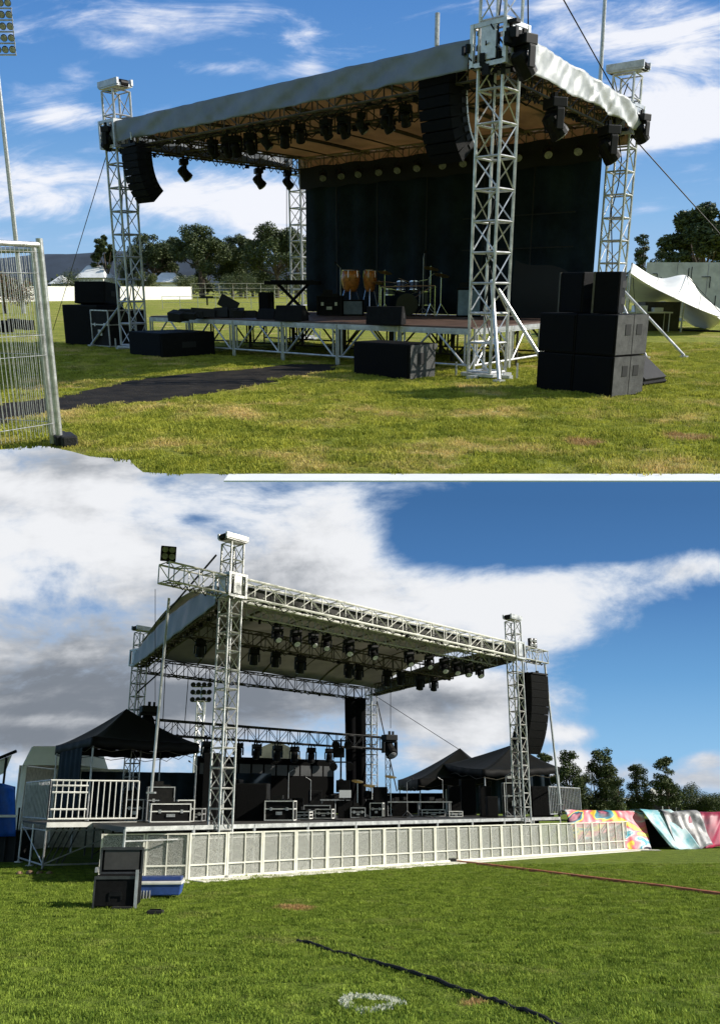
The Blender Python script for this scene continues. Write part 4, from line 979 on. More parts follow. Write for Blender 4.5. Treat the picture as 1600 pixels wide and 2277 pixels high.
# people-scale clutter beyond the fence, mid-field light fence
fn = empty('field_fence', 'faint row of thin posts and rails across the upper field behind the deck', 'fence', (TX(360, 75, 660), 75, 0))
m_ = MB()
for k in range(14): m_.tube((k * 1.5, 0, 0), (k * 1.5, 0, 1.0), .025, 5)
m_.tube((0, 0, .98), (19.5, 0, .98), .02, 5); m_.tube((0, 0, .5), (19.5, 0, .5), .012, 5); m_.build('rails', STEEL, fn)
cr8 = MB(); rr = random.Random(12)
for k in range(7): cr8.box((rr.uniform(-.7, .7), rr.uniform(-.3, .3), .2 + rr.uniform(0, .2)), (.35, .3, .35), rr.uniform(0, 1))
o = cr8.build('equipment_heap', BOXW); o.location = (*TG(48, 742), 0); tag(o, 'small heap of dark boxes on the grass seen through the wire fence', 'equipment')

# ================================================================ LOWER STAGE
FRAME[0] = 'B'
ZR, DB = 7.0, 1.22
q1, q2, q3, q4 = Vector((-3.46, 22.3, 0)), Vector((5.88, 32.4, 0)), Vector((-8.81, 34.1, 0)), Vector((.57, 43.9, 0))
def SB(u, v, z=0):
    p = q1 * (1 - u) * (1 - v) + q2 * u * (1 - v) + q3 * (1 - u) * v + q4 * u * v; return Vector((p.x, p.y, z))
rzB = math.atan2((q2 - q1).y, (q2 - q1).x); dB_ = (q2 - q1).normalized(); nfB = Vector((math.sin(rzB), -math.cos(rzB), 0)); nlB = ((q3 - q1).normalized()).cross(Vector((0, 0, -1)))
gtb = 'white truss towers of the barricaded stage'
for p, lab, H, mm_ in ((q1, 'tall white truss tower standing at the front left of the barricaded stage', 8.62, ALU), (q2, 'white truss tower at the right front corner beside the large line array', 8.55, ALU),
                       (q3, 'far left truss tower behind the black pop up canopy', 8.45, ALUG), (q4, 'far truss tower right of the tall black drape', 7.6, ALUG)):
    tower(lab, p.x, p.y, rzB, H, .42, .5, gtb, mm_, ZR + .30 if p is not q4 else None, top=p is not q4)
def roofB(label, a, b, z, w, m, seed, wire=14, bay=.55, chord=.026):
    o = empty('roof_truss', label, 'roof truss', (0, 0, 0), 0, 'trusses of the barricaded stage')
    a, b = Vector((a.x, a.y, z)), Vector((b.x, b.y, z)); truss(MB(), a, b, w, w * 1.1, bay, chord, .015).build('lattice', m, o)
    if wire: junk(MB(), a + Vector((0, 0, -w / 2)), b + Vector((0, 0, -w / 2)), wire * 2, .014, seed).build('cable', BLK, o)
    return o
e1, e2 = q1 - dB_ * 2.15, q2 + dB_ * 2.1
roofB('long bright white front truss of the barricaded stage', q1 + dB_ * .3, q2 - dB_ * .3, ZR + .28, .46, WHITE, 21, bay=.75, chord=.036)
roofB('white truss arm jutting left of the front left tower', e1, q1 - dB_ * .3, ZR + .28, .44, ALU, 22, 4, .45)
roofB('white truss arm jutting right above the large line array', q2 + dB_ * .3, e2, ZR + .28, .44, ALU, 23, 4, .45)
roofB('rear see-through roof truss between the two far towers', SB(.02, 1), SB(.97, 1), ZR + .02, .5, BLKT, 24)
roofB('right side roof truss running back from the line array tower', SB(1, .03), SB(1, .97), ZR + .22, .42, ALUD, 25)
roofB('left side roof truss running back under the grey roof edge', SB(0, .04), SB(0, .97), ZR + .12, .42, ALUD, 26)
roofB('middle roof truss hung with lights under the grey ceiling', SB(.0, .36), SB(.98, .36), ZR + .0, .44, ALUD, 27)
roofB('lighting bar truss tucked close behind the white front truss', SB(.06, .08), SB(.97, .08), ZR - .02, .3, ALUG, 28, 20)
rb = empty('stage_roof', 'shade-grey tarpaulin roof with pale grey underside on the barricaded stage', 'stage roof', (0, 0, 0))
def rz_B(u, v): return ZR + .35 + .75 * math.sin(math.pi * min(1, max(0, v))) ** .8 + .02 * math.sin(u * 30)
MB().grid(lambda u, v: SB(-.02 + 1.04 * u, .03 + .95 * v, rz_B(u, v)), 36, 16).build('ceiling', GREYC, rb, smooth=True, solid=.012)
for k, u in enumerate((.08, .2, .34, .46, .6, .72, .86)):
    MB().path([SB(u, .03 + .95 * j / 12, rz_B(u, j / 12) - .07) for j in range(13)], .04 if k % 2 else .022, 6).build('roof_bar', ALUD, rb)
def skirtB(a, b, zb, zt, m, out, amp, seed, n=90):
    a, b = Vector(a), Vector(b); nrm = Vector(out).normalized()
    def f(u, v):
        p = a.lerp(b, u); k = u * (b - a).length; bow = math.sin(math.pi * u) ** .8 * .35
        p = p + nrm * (amp * mnoise.noise(Vector((k * 1.1, seed, v))) + .04 * (1 - v)); p.z = zb + (zt + bow - zb) * v; return p
    return MB().grid(f, n, 8).build('skirt', m, rb, smooth=True, solid=.01)
skirtB(SB(-.02, .04), SB(-.02, 1.0), ZR - .12, ZR + .42, SILV_SHADE, nlB, .05, 4)
skirtB(SB(1.02, .04), SB(1.02, 1.0), ZR - .05, ZR + .42, SILV_SHADE, -nlB, .04, 9)
# gable cloth behind the front truss
MB().grid(lambda u, v: SB(.02 + .95 * u, .028, ZR + .06 + .46 * v), 40, 3).build('front_cloth', mat('dark front cloth', (.03, .03, .028), .8), rb)

# big line array
line_array('large black line array hanging outboard of the right front tower', 10, 1.0, .72, .285, R(30), q2 + dB_ * 1.25 + Vector((-.05, -.1, ZR - .45)), R(38), None, hang=.5, strip=BLK)
sb_ = empty('side_hang', 'slim black hang of speakers left of the large line array', 'line array', q2 + dB_ * .75 + Vector((.05, .5, ZR - .5)), rzB - .75)
MB().box((0, 0, -.35), (.5, .5, .7)).build('cabinet', BOX, sb_, bevel=.01)
MB().tube((0, 0, 0), (0, 0, .5), .02).build('chain', STEEL, sb_)
# lights
def luB(px, row, v):
    lo, hi = -.3, 1.2
    for _ in range(40):
        m_ = (lo + hi) / 2; p = SB(m_, v)
        if 800 + p.x / p.y * fB(row)[0] < px: lo = m_
        else: hi = m_
    return (lo + hi) / 2
def rowlights(pxs, row, v, z, rzo, tilt, s, lab, grp, z2=None, lens=None):
    first = None; rr = random.Random(len(pxs))
    for i, px in enumerate(pxs):
        u = luB(px, row, v); p = SB(u, v, z)
        l = lab.format(ORD[i], NUM[len(pxs)])
        if first is None: first = moving_light(l, p, rzB + rzo, tilt, s, grp, lens)
        else: dup(first, p, rzB + rzo + rr.uniform(-.35, .35), l, grp, s * rr.uniform(.9, 1.12))
    return first
BRL = mat('bright lamp glass', (.75, .76, .78), .3, .0, .25, 9)
rowlights([617, 658, 697, 726, 775, 829, 908, 952, 985, 1012, 1036, 1062], 1400, .08, ZR - .2, -.3, R(50), .88, 'pale lensed moving light, {} from left of the {} under the white front truss', 'moving lights under the white front truss', lens=BRL)
rowlights([445, 565, 613, 668, 775, 797, 860, 890, 932, 962], 1450, .36, ZR - .24, 2.6, R(75), .98, 'dark moving light, {} from left of the {} under the middle roof truss', 'moving lights under the middle roof truss')
# dark rear truss with its lights
v8 = .93
za, zb_ = 4.7, 4.7
ta, tb2 = SB(luB(345, 1620, v8), v8), SB(luB(872, 1655, v8), v8)
roofB('low dark lighting truss across the back of the barricaded stage', ta, tb2, 4.55, .52, BLKT, 31, 20, .6, .032)
rowlights([460, 530, 571, 617, 655, 692, 732], 1660, v8, 4.22, 2.8, R(70), 1.2, 'black moving light, {} from left of the {} hanging from the low dark rear truss', 'moving lights on the low dark rear truss')
dl = [(328, 1625, 33.5, 'black light perched at the left end of the low dark rear truss'), (866, 1690, 41, 'black light standing at the right end of the low dark rear truss')]
base_l = bpy.data.objects['moving_light']
for px, row, D, lab in dl:
    x = BX(px, D, row); dup(base_l, (x, D, BZ(row - 62, D)), .5, lab, 'lights at the ends of the rear truss', 1.9)
# lights on the truss arm ends
def blinder(label, p, rz, s):
    o = empty('blinder_light', label, 'stage light', p, rz, 'square lamp clusters on the truss arm ends')
    MB().box((0, 0, .28), (.56, .18, .56)).build('housing', BLK, o, bevel=.02)
    for x in (-.13, .13):
        for z in (.15, .41): MB().lathe((x, -.09, z), [(.115, 0), (.115, .02), (.08, .03)], 14, axis=(0, -1, 0)).build('lamp', LENS, o)
    MB().box((0, 0, -.04), (.08, .08, .14)).build('bracket', BLK, o); o.scale = (s,) * 3; return o
blinder('square four lamp cluster on the tip of the left truss arm', e1 + dB_ * .1 + Vector((0, 0, ZR + .60)), rzB - .5, .68)
blinder('square lamp cluster on top of the right truss arm', q2 + dB_ * 1.35 + Vector((0, 0, ZR + .60)), rzB - .4, .65)
# ties and poles
pole_m = mat('pale grey pole', (.50, .51, .52), .4, .4, .15, 4)
def pole(label, px, r0, r1, D, r=.035, name='pole', dx=0):
    z0, z1 = max(0, BZ(r1, D)), BZ(r0, D); x0 = BX(px, D, r1); o = empty(name, label, 'pole', (x0, D, z0))
    MB().tube((0, 0, 0), (dx, 0, z1 - z0), r, 8).build('tube', pole_m, o); MB().box((0, 0, .02), (.2, .2, .04)).build('foot', pole_m, o)
pole('tall thin grey pole rising from the deck in front of the black canopy', 336, 1330, 1765, 21.6, .035, dx=.12)
pole('tall thin grey pole under the right truss arm', 1245, 1478, 1790, 33.8, .045, dx=-.25)
def wireB(label, a, b, r=.014): return tag(MB().tube(a, b, r, 6).build('guy_wire', BLK), label, 'wire')
PB = lambda px, row, D: Vector(((px - 800) * D / fB(row)[0], D, BZ(row, D)))
wireB('thin guy wire from the rear tower down to the right black canopy', (q4.x + .3, q4.y, ZR - .1), PB(1022, 1668, 40))
wireB('thin stay line hanging left of the left truss arm pole', PB(345, 1310, 21.5), PB(345, 1560, 21.5), .008)
wireB('thick black strap from the left truss arm down to the roof corner', PB(480, 1235, 22), PB(357, 1378, 27), .03)
wireB('black diagonal strap at the far left tower', PB(372, 1480, 33), PB(305, 1540, 33.6), .03)
wireB('thin steel hanger from the rear roof truss to the low truss, left one', PB(367, 1500, 34), PB(362, 1605, 34), .016)
wireB('thin steel hanger from the rear roof truss to the low truss, right one', PB(419, 1505, 35), PB(411, 1605, 35), .016)
wireB('thin steel hanger above the right end of the low truss', PB(868, 1540, 42), PB(868, 1620, 42), .016)
wireB('black stay from the rear tower down beside the low truss end', PB(838, 1560, 43), PB(882, 1760, 42), .03)
st8 = empty('light_stand', 'black lattice stand below the right end of the low dark truss', 'light stand', (BX(862, 41.5, 1700), 41.5, DB))
truss(MB(), (0, 0, 0), (0, 0, BZ(1665, 41.5) - DB), .22, .22, .4, .018, .01, side=(1, 0, 0)).build('lattice', ALUD, st8)
# tall drape at the rear tower, screen wall
q = SB(.90, .985); dpw = (815 - 767) * q.y / fB(1650)[0]
xd0, xd1 = BX(766, 42.5, 1550), BX(813, 42.5, 1550)
tag(MB().grid(lambda u, v: (xd0 + .0 + (xd1 - xd0) * u + (.12 * (1 - v)) * (1 - u), 42.6 + .03 * math.sin(u * 14), DB + (ZR - .3 - DB) * v), 44, 14).build('drape', mat('plain black cloth', (.004, .004, .005), .9, 0, .3, 2, spec=.1), smooth=True, solid=.02), 'tall narrow black drape hanging left of the rear truss tower', 'drape')
scw = empty('screen_wall', 'long low black wall with a strip of dim windows at the back of the barricaded stage', 'backdrop', (0, 0, 0))
s0, s1 = Vector((BX(458, 39.5, 1700), 37.5, 0)), Vector((BX(740, 41.5, 1700), 41.5, 0)); sd = (s1 - s0); sl = sd.length; sd.normalize(); srz = math.atan2(sd.y, sd.x)
zt = BZ(1685, 39)
MB().box((s0 + s1) / 2 + Vector((0, 0, (DB + zt) / 2)), (sl, .2, zt - DB), srz).build('wall', mat('black wall cloth', (.003, .003, .003), .9, 0, .3, 2, spec=.08), scw)
pn = mat('dim grey panel', (.028, .030, .031), .5, 0, .4, 1.5)
for k in range(11):
    c = s0 + sd * (sl * (k + .5) / 11) + Vector((sd.y, -sd.x, 0)) * .11; MB().box(c + Vector((0, 0, zt - .52)), (sl / 11 * .86, .02, .46), srz).build('pane', pn, scw)
# platform
pfB = empty('stage_platform', 'black stage deck with white front rail behind the barricades', 'stage deck', (0, 0, 0))
DKB = lambda u, v: SB(-.20 + 1.38 * u, -.005 + 1.03 * v)
qs = [DKB(0, 0), DKB(1, 0), DKB(1, 1), DKB(0, 1)]
vs = [(p.x, p.y, DB - .12) for p in qs] + [(p.x, p.y, DB) for p in qs]
MB().add(vs, [(0, 1, 2, 3), (7, 6, 5, 4), (0, 4, 5, 1), (1, 5, 6, 2), (2, 6, 7, 3), (3, 7, 4, 0)]).build('deck_board', DECKB, pfB)
Lf = (qs[1] - qs[0]).length; nseg = 10
for k in range(nseg):
    p0, p1 = qs[0].lerp(qs[1], (k + .006) / nseg) + nfB * .03, qs[0].lerp(qs[1], (k + .994) / nseg) + nfB * .03; c = (p0 + p1) / 2
    MB().box(c + Vector((0, 0, DB - .045)), ((p1 - p0).length, .05, .10), rzB).box(c + Vector((0, 0, DB - .30)), ((p1 - p0).length, .03, .03), rzB).tube(p0 + Vector((0, 0, 0)), p0 + Vector((0, 0, DB - .05)), .03).tube(p1 + Vector((0, 0, 0)), p1 + Vector((0, 0, DB - .05)), .03).build('front_rail', ALU, pfB)
for k in range(12):
    for j in range(1, 7):
        p = DKB((k + .5) / 12, j / 7); lg = MB(); lg.tube(p, p + Vector((0, 0, DB - .12)), .03, 5)
        if (k + j) % 2: lg.tube(p + Vector((0, 0, .1)), DKB((k + 1.5) / 12, j / 7) + Vector((0, 0, DB - .2)), .02, 4)
        lg.build('leg', ALUD, pfB)
MB().grid(lambda u, v: qs[0].lerp(qs[1], u) - nfB * .9 + Vector((0, 0, .02 + (DB - .16) * v)) + nfB * .03 * math.sin(u * 160), 160, 2).build('under_shade', mat('black shade sheet', (.004, .004, .004), .9, 0, .3, 2, spec=.08), pfB)  # added black sheet standing in for the shade beneath the deck
tag(MB().grid(lambda u, v: (BX(738, 44, 1780) + (BX(1000, 44, 1780) - BX(738, 44, 1780)) * u, 45 + .06 * math.sin(u * 50), DB + (BZ(1764, 45) - DB) * v), 50, 2).build('low_wall', mat('black wall cloth', (.003, .003, .003)), solid=.02), 'low black cloth wall at the back between the tall drape and the right canopies', 'backdrop')
# side scaffold platform with railings
ps = empty('side_platform', 'scaffold side platform with white railings at the left of the barricades', 'scaffold platform', (0, 0, 0))
a, b = Vector((-8.5, 24.4, 0)), Vector((-6.35, 25.5, 0)); bk_ = Vector((-1.9, 3.3, 0)); zt2 = DB
vs = [a, b, b + bk_, a + bk_]; MB().add([(p.x, p.y, zt2 - .06) for p in vs] + [(p.x, p.y, zt2) for p in vs], [(0, 1, 2, 3), (7, 6, 5, 4), (0, 4, 5, 1), (1, 5, 6, 2), (2, 6, 7, 3), (3, 7, 4, 0)]).build('deck_board', DECKB, ps)
def railing(mb, p, q_, z0, h, n, r=.016, R_=.025):
    p, q_ = Vector(p), Vector(q_); up = Vector((0, 0, 1))
    for z in (z0 + .1, z0 + h): mb.tube(p + up * z, q_ + up * z, R_, 6)
    for k in range(n + 1): x = p.lerp(q_, k / n); mb.tube(x + up * (z0 + .1), x + up * (z0 + h), R_ if k in (0, n) else r, 6)
rl = MB(); railing(rl, a, b, zt2, 1.12, 15); 
for z in (.35, .8, .98): rl.tube(a + Vector((.05, .03, zt2 + z)), a.lerp(b, .42) + Vector((0, 0, zt2 + z)), .028, 6)
rl.build('front_railing', WHITE, ps)
r2_ = MB(); railing(r2_, a, a + bk_, zt2, 1.12, 18); r2_.build('side_railing', ALUG, ps)
MB().grid(lambda u, v: a + bk_ * u + Vector((.06, .02, zt2 + .1 + .95 * v)), 12, 3).build('side_cloth', mat('grey mesh cloth', (.075, .08, .08), .7, 0, .3, 2), ps)
MB().box((a + b) / 2 + nfB * .04 + Vector((0, -.06, zt2 - .05)), ((b - a).length, .05, .13), math.atan2((b - a).y, (b - a).x)).build('fascia', WHITE, ps)
for p, q_ in ((a, b), (a, a + bk_)):
    sc_ = MB()
    for k in (0, 1, .5) if q_ is not b else (0, 1): x = p.lerp(q_, k); sc_.tube(x, x + Vector((0, 0, zt2 - .06)), .03, 8); sc_.box(x + Vector((0, 0, .02)), (.18, .18, .04))
    sc_.tube(p + Vector((0, 0, .14)), q_ + Vector((0, 0, .14)), .026, 6); sc_.tube(p + Vector((0, 0, .16)), q_ + Vector((0, 0, zt2 - .1)), .02, 6); sc_.tube(p + Vector((0, 0, zt2 - .2)), q_ + Vector((0, 0, zt2 - .2)), .022, 6)
    sc_.build('scaffold_frame', ALU, ps)
sx2 = MB()
for k in range(5): x = a + bk_ * (.25 + .15 * k) + Vector((.3 * k, 0, 0)); sx2.tube(x, x + Vector((.4, .5, zt2)), .022, 5)
sx2.build('inner_brace', ALUD, ps)

# barricades
mesh_m = bpy.data.materials.new('perforated steel sheet'); mesh_m.use_nodes = True; t = mesh_m.node_tree; p_ = t.nodes['Principled BSDF']
p_.inputs['Base Color'].default_value = (.50, .50, .46, 1); p_.inputs['Roughness'].default_value = .45; p_.inputs['Metallic'].default_value = .3
tc_ = t.nodes.new('ShaderNodeTexCoord'); vo = t.nodes.new('ShaderNodeTexVoronoi'); vo.inputs['Scale'].default_value = 38; vo.inputs['Randomness'].default_value = .25
t.links.new(tc_.outputs['Object'], vo.inputs['Vector']); cmp_ = t.nodes.new('ShaderNodeMath'); cmp_.operation = 'GREATER_THAN'; cmp_.inputs[1].default_value = .42; t.links.new(vo.outputs['Distance'], cmp_.inputs[0])
t.links.new(cmp_.outputs[0], p_.inputs['Alpha'])
def barricade(label, p, q_, group):
    d = (q_ - p); L = d.length; rz = math.atan2(d.y, d.x); o = empty('barricade', label, 'barricade', (p.x, p.y, 0), rz, group)
    H = 1.06; f_ = MB()
    for x in (.03, L - .03): f_.box((x, 0, H / 2), (.045, .04, H))
    f_.box((L / 2, 0, H / 2), (.026, .03, H - .08)); f_.box((L / 2, 0, H - .02), (L - .09, .04, .036)); f_.box((L / 2, 0, .34), (L - .09, .03, .034)); f_.box((L / 2, 0, .05), (L - .12, .04, .05))
    f_.build('frame', CREAM, o)
    MB().box((L / 2, .028, H / 2), (L - .1, .006, H - .1)).build('mesh_sheet', mesh_m, o)
    MB().box((L / 2, -.34, .016), (L - .006, .64, .02)).box((L / 2, -.66, .012), (L - .01, .06, .012)).build('foot_plate', CREAM, o)
    b_ = MB()
    for x in (.08, L - .08): b_.tube((x, .04, H - .1), (x, .85, .03), .022, 6); b_.tube((x, .04, .05), (x, .9, .04), .02, 6)
    b_.build('rear_brace', ALUG, o); return o
gbar = 'white mesh crowd barricades in front of the lower stage'
bA, bE = Vector((-4.02, 21.3, 0)), Vector((10.1, 34.6, 0)); nb_ = 18; bproto = None
def ordn(i): return ORD[i]
for i in range(nb_):
    p, q_ = bA.lerp(bE, i / nb_), bA.lerp(bE, (i + 1) / nb_)
    lab = f'white mesh barricade, {ordn(i)} from left of the eighteen along the long front line'
    if bproto is None: bproto = barricade(lab, p, q_, gbar)
    else: dup(bproto, p, math.atan2((q_ - p).y, (q_ - p).x), lab, gbar)
bL = Vector((-5.95, 20.75, 0))
for i, lab in enumerate(('white mesh barricade at the left end, next to the scaffold platform', 'white mesh barricade behind the black flight case')):
    p, q_ = bL.lerp(bA, i / 2), bL.lerp(bA, (i + 1) / 2); barricade(lab, p, q_, gbar)
ret = bE + Vector((.55, 1.0, 0)); barricade('short barricade turning back at the right end of the long line', bE, ret, gbar)
MB_ = MB().box((0, 0, .02), (1.3, .5, .02)); o = MB_.build('foot_plate_strip', CREAM); o.location = (bE.x + .6, bE.y - .2, 0); o.rotation_euler = (0, 0, -.1); tag(o, 'loose white foot plate beyond the right end of the barricades', 'plate')
# canopies
def canopy(label, corners, peak, zv, legs, drop=.28):
    o = empty('pop_up_canopy', label, 'canopy', (0, 0, 0)); cs = [Vector(c) for c in corners]; pk = Vector(peak); n = len(cs)
    for i in range(n):
        a_, b_ = cs[i], cs[(i + 1) % n]
        def f(u, v, a_=a_, b_=b_):
            e = a_.lerp(b_, u); p = e.lerp(pk, v); p.z = e.z + (pk.z - e.z) * (v ** 1.25) - .10 * math.sin(math.pi * u) * (1 - v) ** 2 * (1 if v > 0 else .3) - .05 * math.sin(math.pi * v) * math.sin(math.pi * u); return p
        MB().grid(f, 16, 12).build('roof_panel', CANOPY, o, smooth=True, solid=.008)
        MB().grid(lambda u, v, a_=a_, b_=b_: a_.lerp(b_, u) + Vector((0, 0, -drop * (1 - v) - .03 * math.sin(math.pi * u) + .015 * math.sin(u * 37 + v))) + Vector((.03 * math.sin(u * 25), .0, 0)) * (1 - v), 24, 2).build('valance', CANOPY, o, smooth=True, solid=.006)
    for i in legs:
        c = cs[i].lerp(pk, .03); MB().tube((c.x, c.y, zv), (c.x, c.y, cs[i].z - .05), .028, 8).box((c.x, c.y, zv + .03), (.1, .1, .06)).build('leg', ALUG, o)
    tr = MB()
    for i in range(n):
        a_, b_ = cs[i] - Vector((0, 0, .3)), cs[(i + 1) % n] - Vector((0, 0, .3)); m_ = 6
        for k in range(m_): tr.tube(a_.lerp(b_, k / m_) + Vector((0, 0, -.12 * (k % 2))), a_.lerp(b_, (k + 1) / m_) + Vector((0, 0, -.12 * ((k + 1) % 2))), .012, 4)
    tr.build('folding_frame', ALUD, o); return o
ze = 3.70
canopy('black pop up canopy with a pointed peak over the left side platform', [(-8.25, 27.0, ze), (-5.55, 30.3, ze), (-7.9, 35.0, ze), (-10.9, 31.4, ze)], (-8.3, 30.8, 4.95), DB, (0, 1, 2, 3))
canopy('black pop up canopy behind the right front tower', [PB(1074, 1712, 36), PB(1243, 1706, 38), PB(1190, 1700, 44), PB(985, 1700, 42)], PB(1142, 1655, 40), DB, (0, 1, 2, 3))
canopy('lower black canopy stretching left behind the right canopy', [PB(930, 1733, 40), PB(1090, 1722, 40.5), PB(1090, 1712, 46), PB(884, 1735, 46)], PB(1022, 1664, 43.5), DB, (0, 1, 2, 3), .5)
# dark cloth walls of the canopies
tag(MB().grid(lambda u, v: (BX(985, 43, 1750) + (BX(1225, 43, 1750) - BX(985, 43, 1750)) * u, 43.2 + .08 * math.sin(u * 60), DB + (1.95) * v), 60, 4).build('canopy_wall', DRAPE, smooth=True, solid=.01), 'black side wall hanging below the right canopies', 'canopy wall')
tag(MB().grid(lambda u, v: (-11.4 + 7.5 * u, 36.2 + 2.6 * u + .08 * math.sin(u * 60), DB + (1.75 if u > .3 else 1.75) * v), 60, 4).build('canopy_wall', DRAPE, smooth=True, solid=.01), 'black cloth wall behind the left canopy', 'canopy wall')
tag(MB().grid(lambda u, v: (-10.45 + 1.7 * u, 30.6 - 2.9 * u + .05 * math.sin(u * 30), DB + 2.2 * v), 30, 4).build('canopy_wall', DRAPE, smooth=True, solid=.01), 'black cloth hanging at the left edge of the pointed canopy', 'canopy wall')
# white tent and blue tarp at the far left
wt_ = empty('frame_tent', 'white frame tent at the left edge behind the canopy', 'tent', (0, 0, 0)); D = 33
x0, x1 = BX(48, D, 1700), BX(175, D, 1700); zt3, ze3 = BZ(1658, D), BZ(1702, D)
MB().add([(x0, D, ze3), (x1, D, ze3), (x1, D + 4, ze3), (x0, D + 4, ze3), (x0 + .15, D + .35, zt3), (x1 - .2, D + .35, zt3), (x1 - .2, D + 3.6, zt3), (x0 + .15, D + 3.6, zt3)], [(0, 1, 5, 4), (1, 2, 6, 5), (2, 3, 7, 6), (3, 0, 4, 7), (4, 5, 6, 7)]).build('roof', TENT, wt_, bevel=.08)
MB().grid(lambda u, v: (x0 - .1 * (1 - v) + .15 * math.sin(u * 9) * .3 + .35 * u * (1 - v * .5), D + .02 - u * .4 * (1 - v), .1 + (ze3 - .1) * v), 16, 8).build('curtain', TENT, wt_, smooth=True, solid=.01)
MB().box((x0 - .06, D + 2, ze3 / 2), (.04, 4, ze3)).box((x0 + 1.5, D + 3.9, ze3 / 2), (3.0, .04, ze3)).build('side_wall', mat('shaded tent wall', (.82, .80, .74), .7), wt_)  # darker than the roof fabric: wall shade put into the colour
MB().tube((x1, D, 0), (x1, D, ze3), .04).build('pole', ALU, wt_)
tp = empty('tarpaulin', 'bright blue tarpaulin at the left edge beside the scaffold platform', 'tarpaulin', (0, 0, 0)); Dt = 27.5
xa, xb = BX(-60, Dt, 1800), BX(32, Dt, 1800)
MB().grid(lambda u, v: (xa + (xb - xa) * u, Dt + .12 * math.sin(u * 8 + v * 3) + .2 * (1 - v), 0.75 + (BZ(1750, Dt) - .75 + .25 * (1 - u)) * v), 24, 12).build('sheet', TARP, tp, smooth=True, solid=.01)
MB().box(((xa + xb) / 2 + .05, Dt - .15, BZ(1815, Dt)), (xb - xa + .2, .05, .07)).build('white_bar', WHITE, tp)
tk = MB()
for k in range(5): tk.tube((xa + (xb - xa) * k / 4, Dt + .4, 0), (xa + (xb - xa) * k / 4, Dt + .4, 1.6), .03, 6)
tk.box(((xa + xb) / 2, Dt + 1.2, .45), (xb - xa, 1.5, .9)); tk.build('dark_understructure', RUB, tp)
gh = empty('roof_edge', 'dark tipped roof edge entering at the left edge', 'roof', (BX(-20, 36, 1690), 36, 0)); zz = BZ(1690, 36)
MB().tube((-1.6, 0, zz - .75), (1.0, 0, zz + .35), .07, 6).build('ridge_bar', BLK, gh); MB().add([(-1.6, .1, zz - .8), (.8, .1, zz + .2), (.6, .1, zz - .5), (-1.6, .1, zz - 1.6)], [(0, 1, 2, 3)]).build('sheet', TENT, gh, solid=.02)
MB().tube((-1.5, .05, 0), (-1.5, .05, zz - .7), .05).tube((.6, .05, 0), (.6, .05, zz + .1), .05).build('post', BLK, gh)
# artwork banners draped at the right
ban = bpy.data.materials.new('printed banner'); ban.use_nodes = True; t = ban.node_tree; p_ = t.nodes['Principled BSDF']; p_.inputs['Roughness'].default_value = .55
tc_ = t.nodes.new('ShaderNodeTexCoord'); mp_ = t.nodes.new('ShaderNodeMapping'); mp_.inputs['Rotation'].default_value = (0, .7, 0); mp_.inputs['Scale'].default_value = (.5, .3, .8); t.links.new(tc_.outputs['Object'], mp_.inputs[0])
nz_ = t.nodes.new('ShaderNodeTexNoise'); nz_.inputs['Scale'].default_value = 1.0; nz_.inputs['Detail'].default_value = 2.0; nz_.inputs['Distortion'].default_value = 1.9; t.links.new(mp_.outputs[0], nz_.inputs['Vector'])
r_ = t.nodes.new('ShaderNodeValToRGB'); r_.color_ramp.interpolation = 'EASE'; el = r_.color_ramp.elements
cols = [(.28, (.03, .02, .06)), (.34, (.80, .80, .84)), (.39, (.03, .42, .58)), (.42, (.85, .86, .88)), (.47, (.90, .30, .36)), (.53, (.92, .16, .24)), (.565, (.95, .62, .05)), (.59, (.95, .85, .12)), (.62, (.03, .30, .45)), (.67, (.03, .02, .06)), (.72, (.75, .2, .3))]
el[0].position = cols[0][0]; el[0].color = (*cols[0][1], 1); el[1].position = cols[-1][0]; el[1].color = (*cols[-1][1], 1)
for ps_, c in cols[1:-1]: e = el.new(ps_); e.color = (*c, 1)
t.links.new(nz_.outputs[0], r_.inputs[0]); t.links.new(r_.outputs[0], p_.inputs['Base Color'])
solidc = lambda n, c: mat(n, c, .55, 0, .25, 1.4, .3, 12)
def drapeb(label, px0, px1, rt0, rt1, rb0, rb1, D0, D1, m, seed, off=0, skew=.2, dip=0):
    xa, xb = BX(px0, D0, 1845), BX(px1, D1, 1845)
    za, zb2, ba_, bb_ = BZ(rt0, D0), BZ(rt1, D1), max(.02, BZ(rb0, D0)), max(.02, BZ(rb1, D1))
    def f(u, v):
        x = xa + (xb - xa) * u; y = D0 + (D1 - D0) * u; zt_, zb3 = za + (zb2 - za) * u, ba_ + (bb_ - ba_) * u
        w_ = min(1, v / .8); w_ = w_ * (1.06 - .06 * w_); z = zb3 + (zt_ - zb3) * w_ - .05 * max(0, v - .85) / .15
        y += -off + (.55 * v + 1.2 * max(0, v - .78) / .22) - .22 * (1 - v) + .14 * mnoise.noise(Vector((x * 1.6 + v * 1.3, seed, v * 1.5))) + .05 * mnoise.noise(Vector((x * 5, seed, v * 2)))
        return (x + skew * (1 - v) ** 1.3 + .12 * (1 - v) * math.sin(seed + u * 3), y - .3 * dip * (1 - v) * math.sin(math.pi * u), max(.015, z + dip * (1 - v) * (math.sin(u * 5 + seed) - .4)) + .03 * mnoise.noise(Vector((x * 2.5, seed, 2))))
    return MB().grid(f, 60, 16).build('banner', m, smooth=True, solid=.008)
gban = 'printed banners draped over the load beside the stage'
tag(drapeb('', 1262, 1440, 1802, 1803, 1884, 1886, 34.4, 35.5, ban, 1, 0, .1, .06), 'printed banner with white, pink and yellow swirls right behind the barricade end', 'banner', gban)
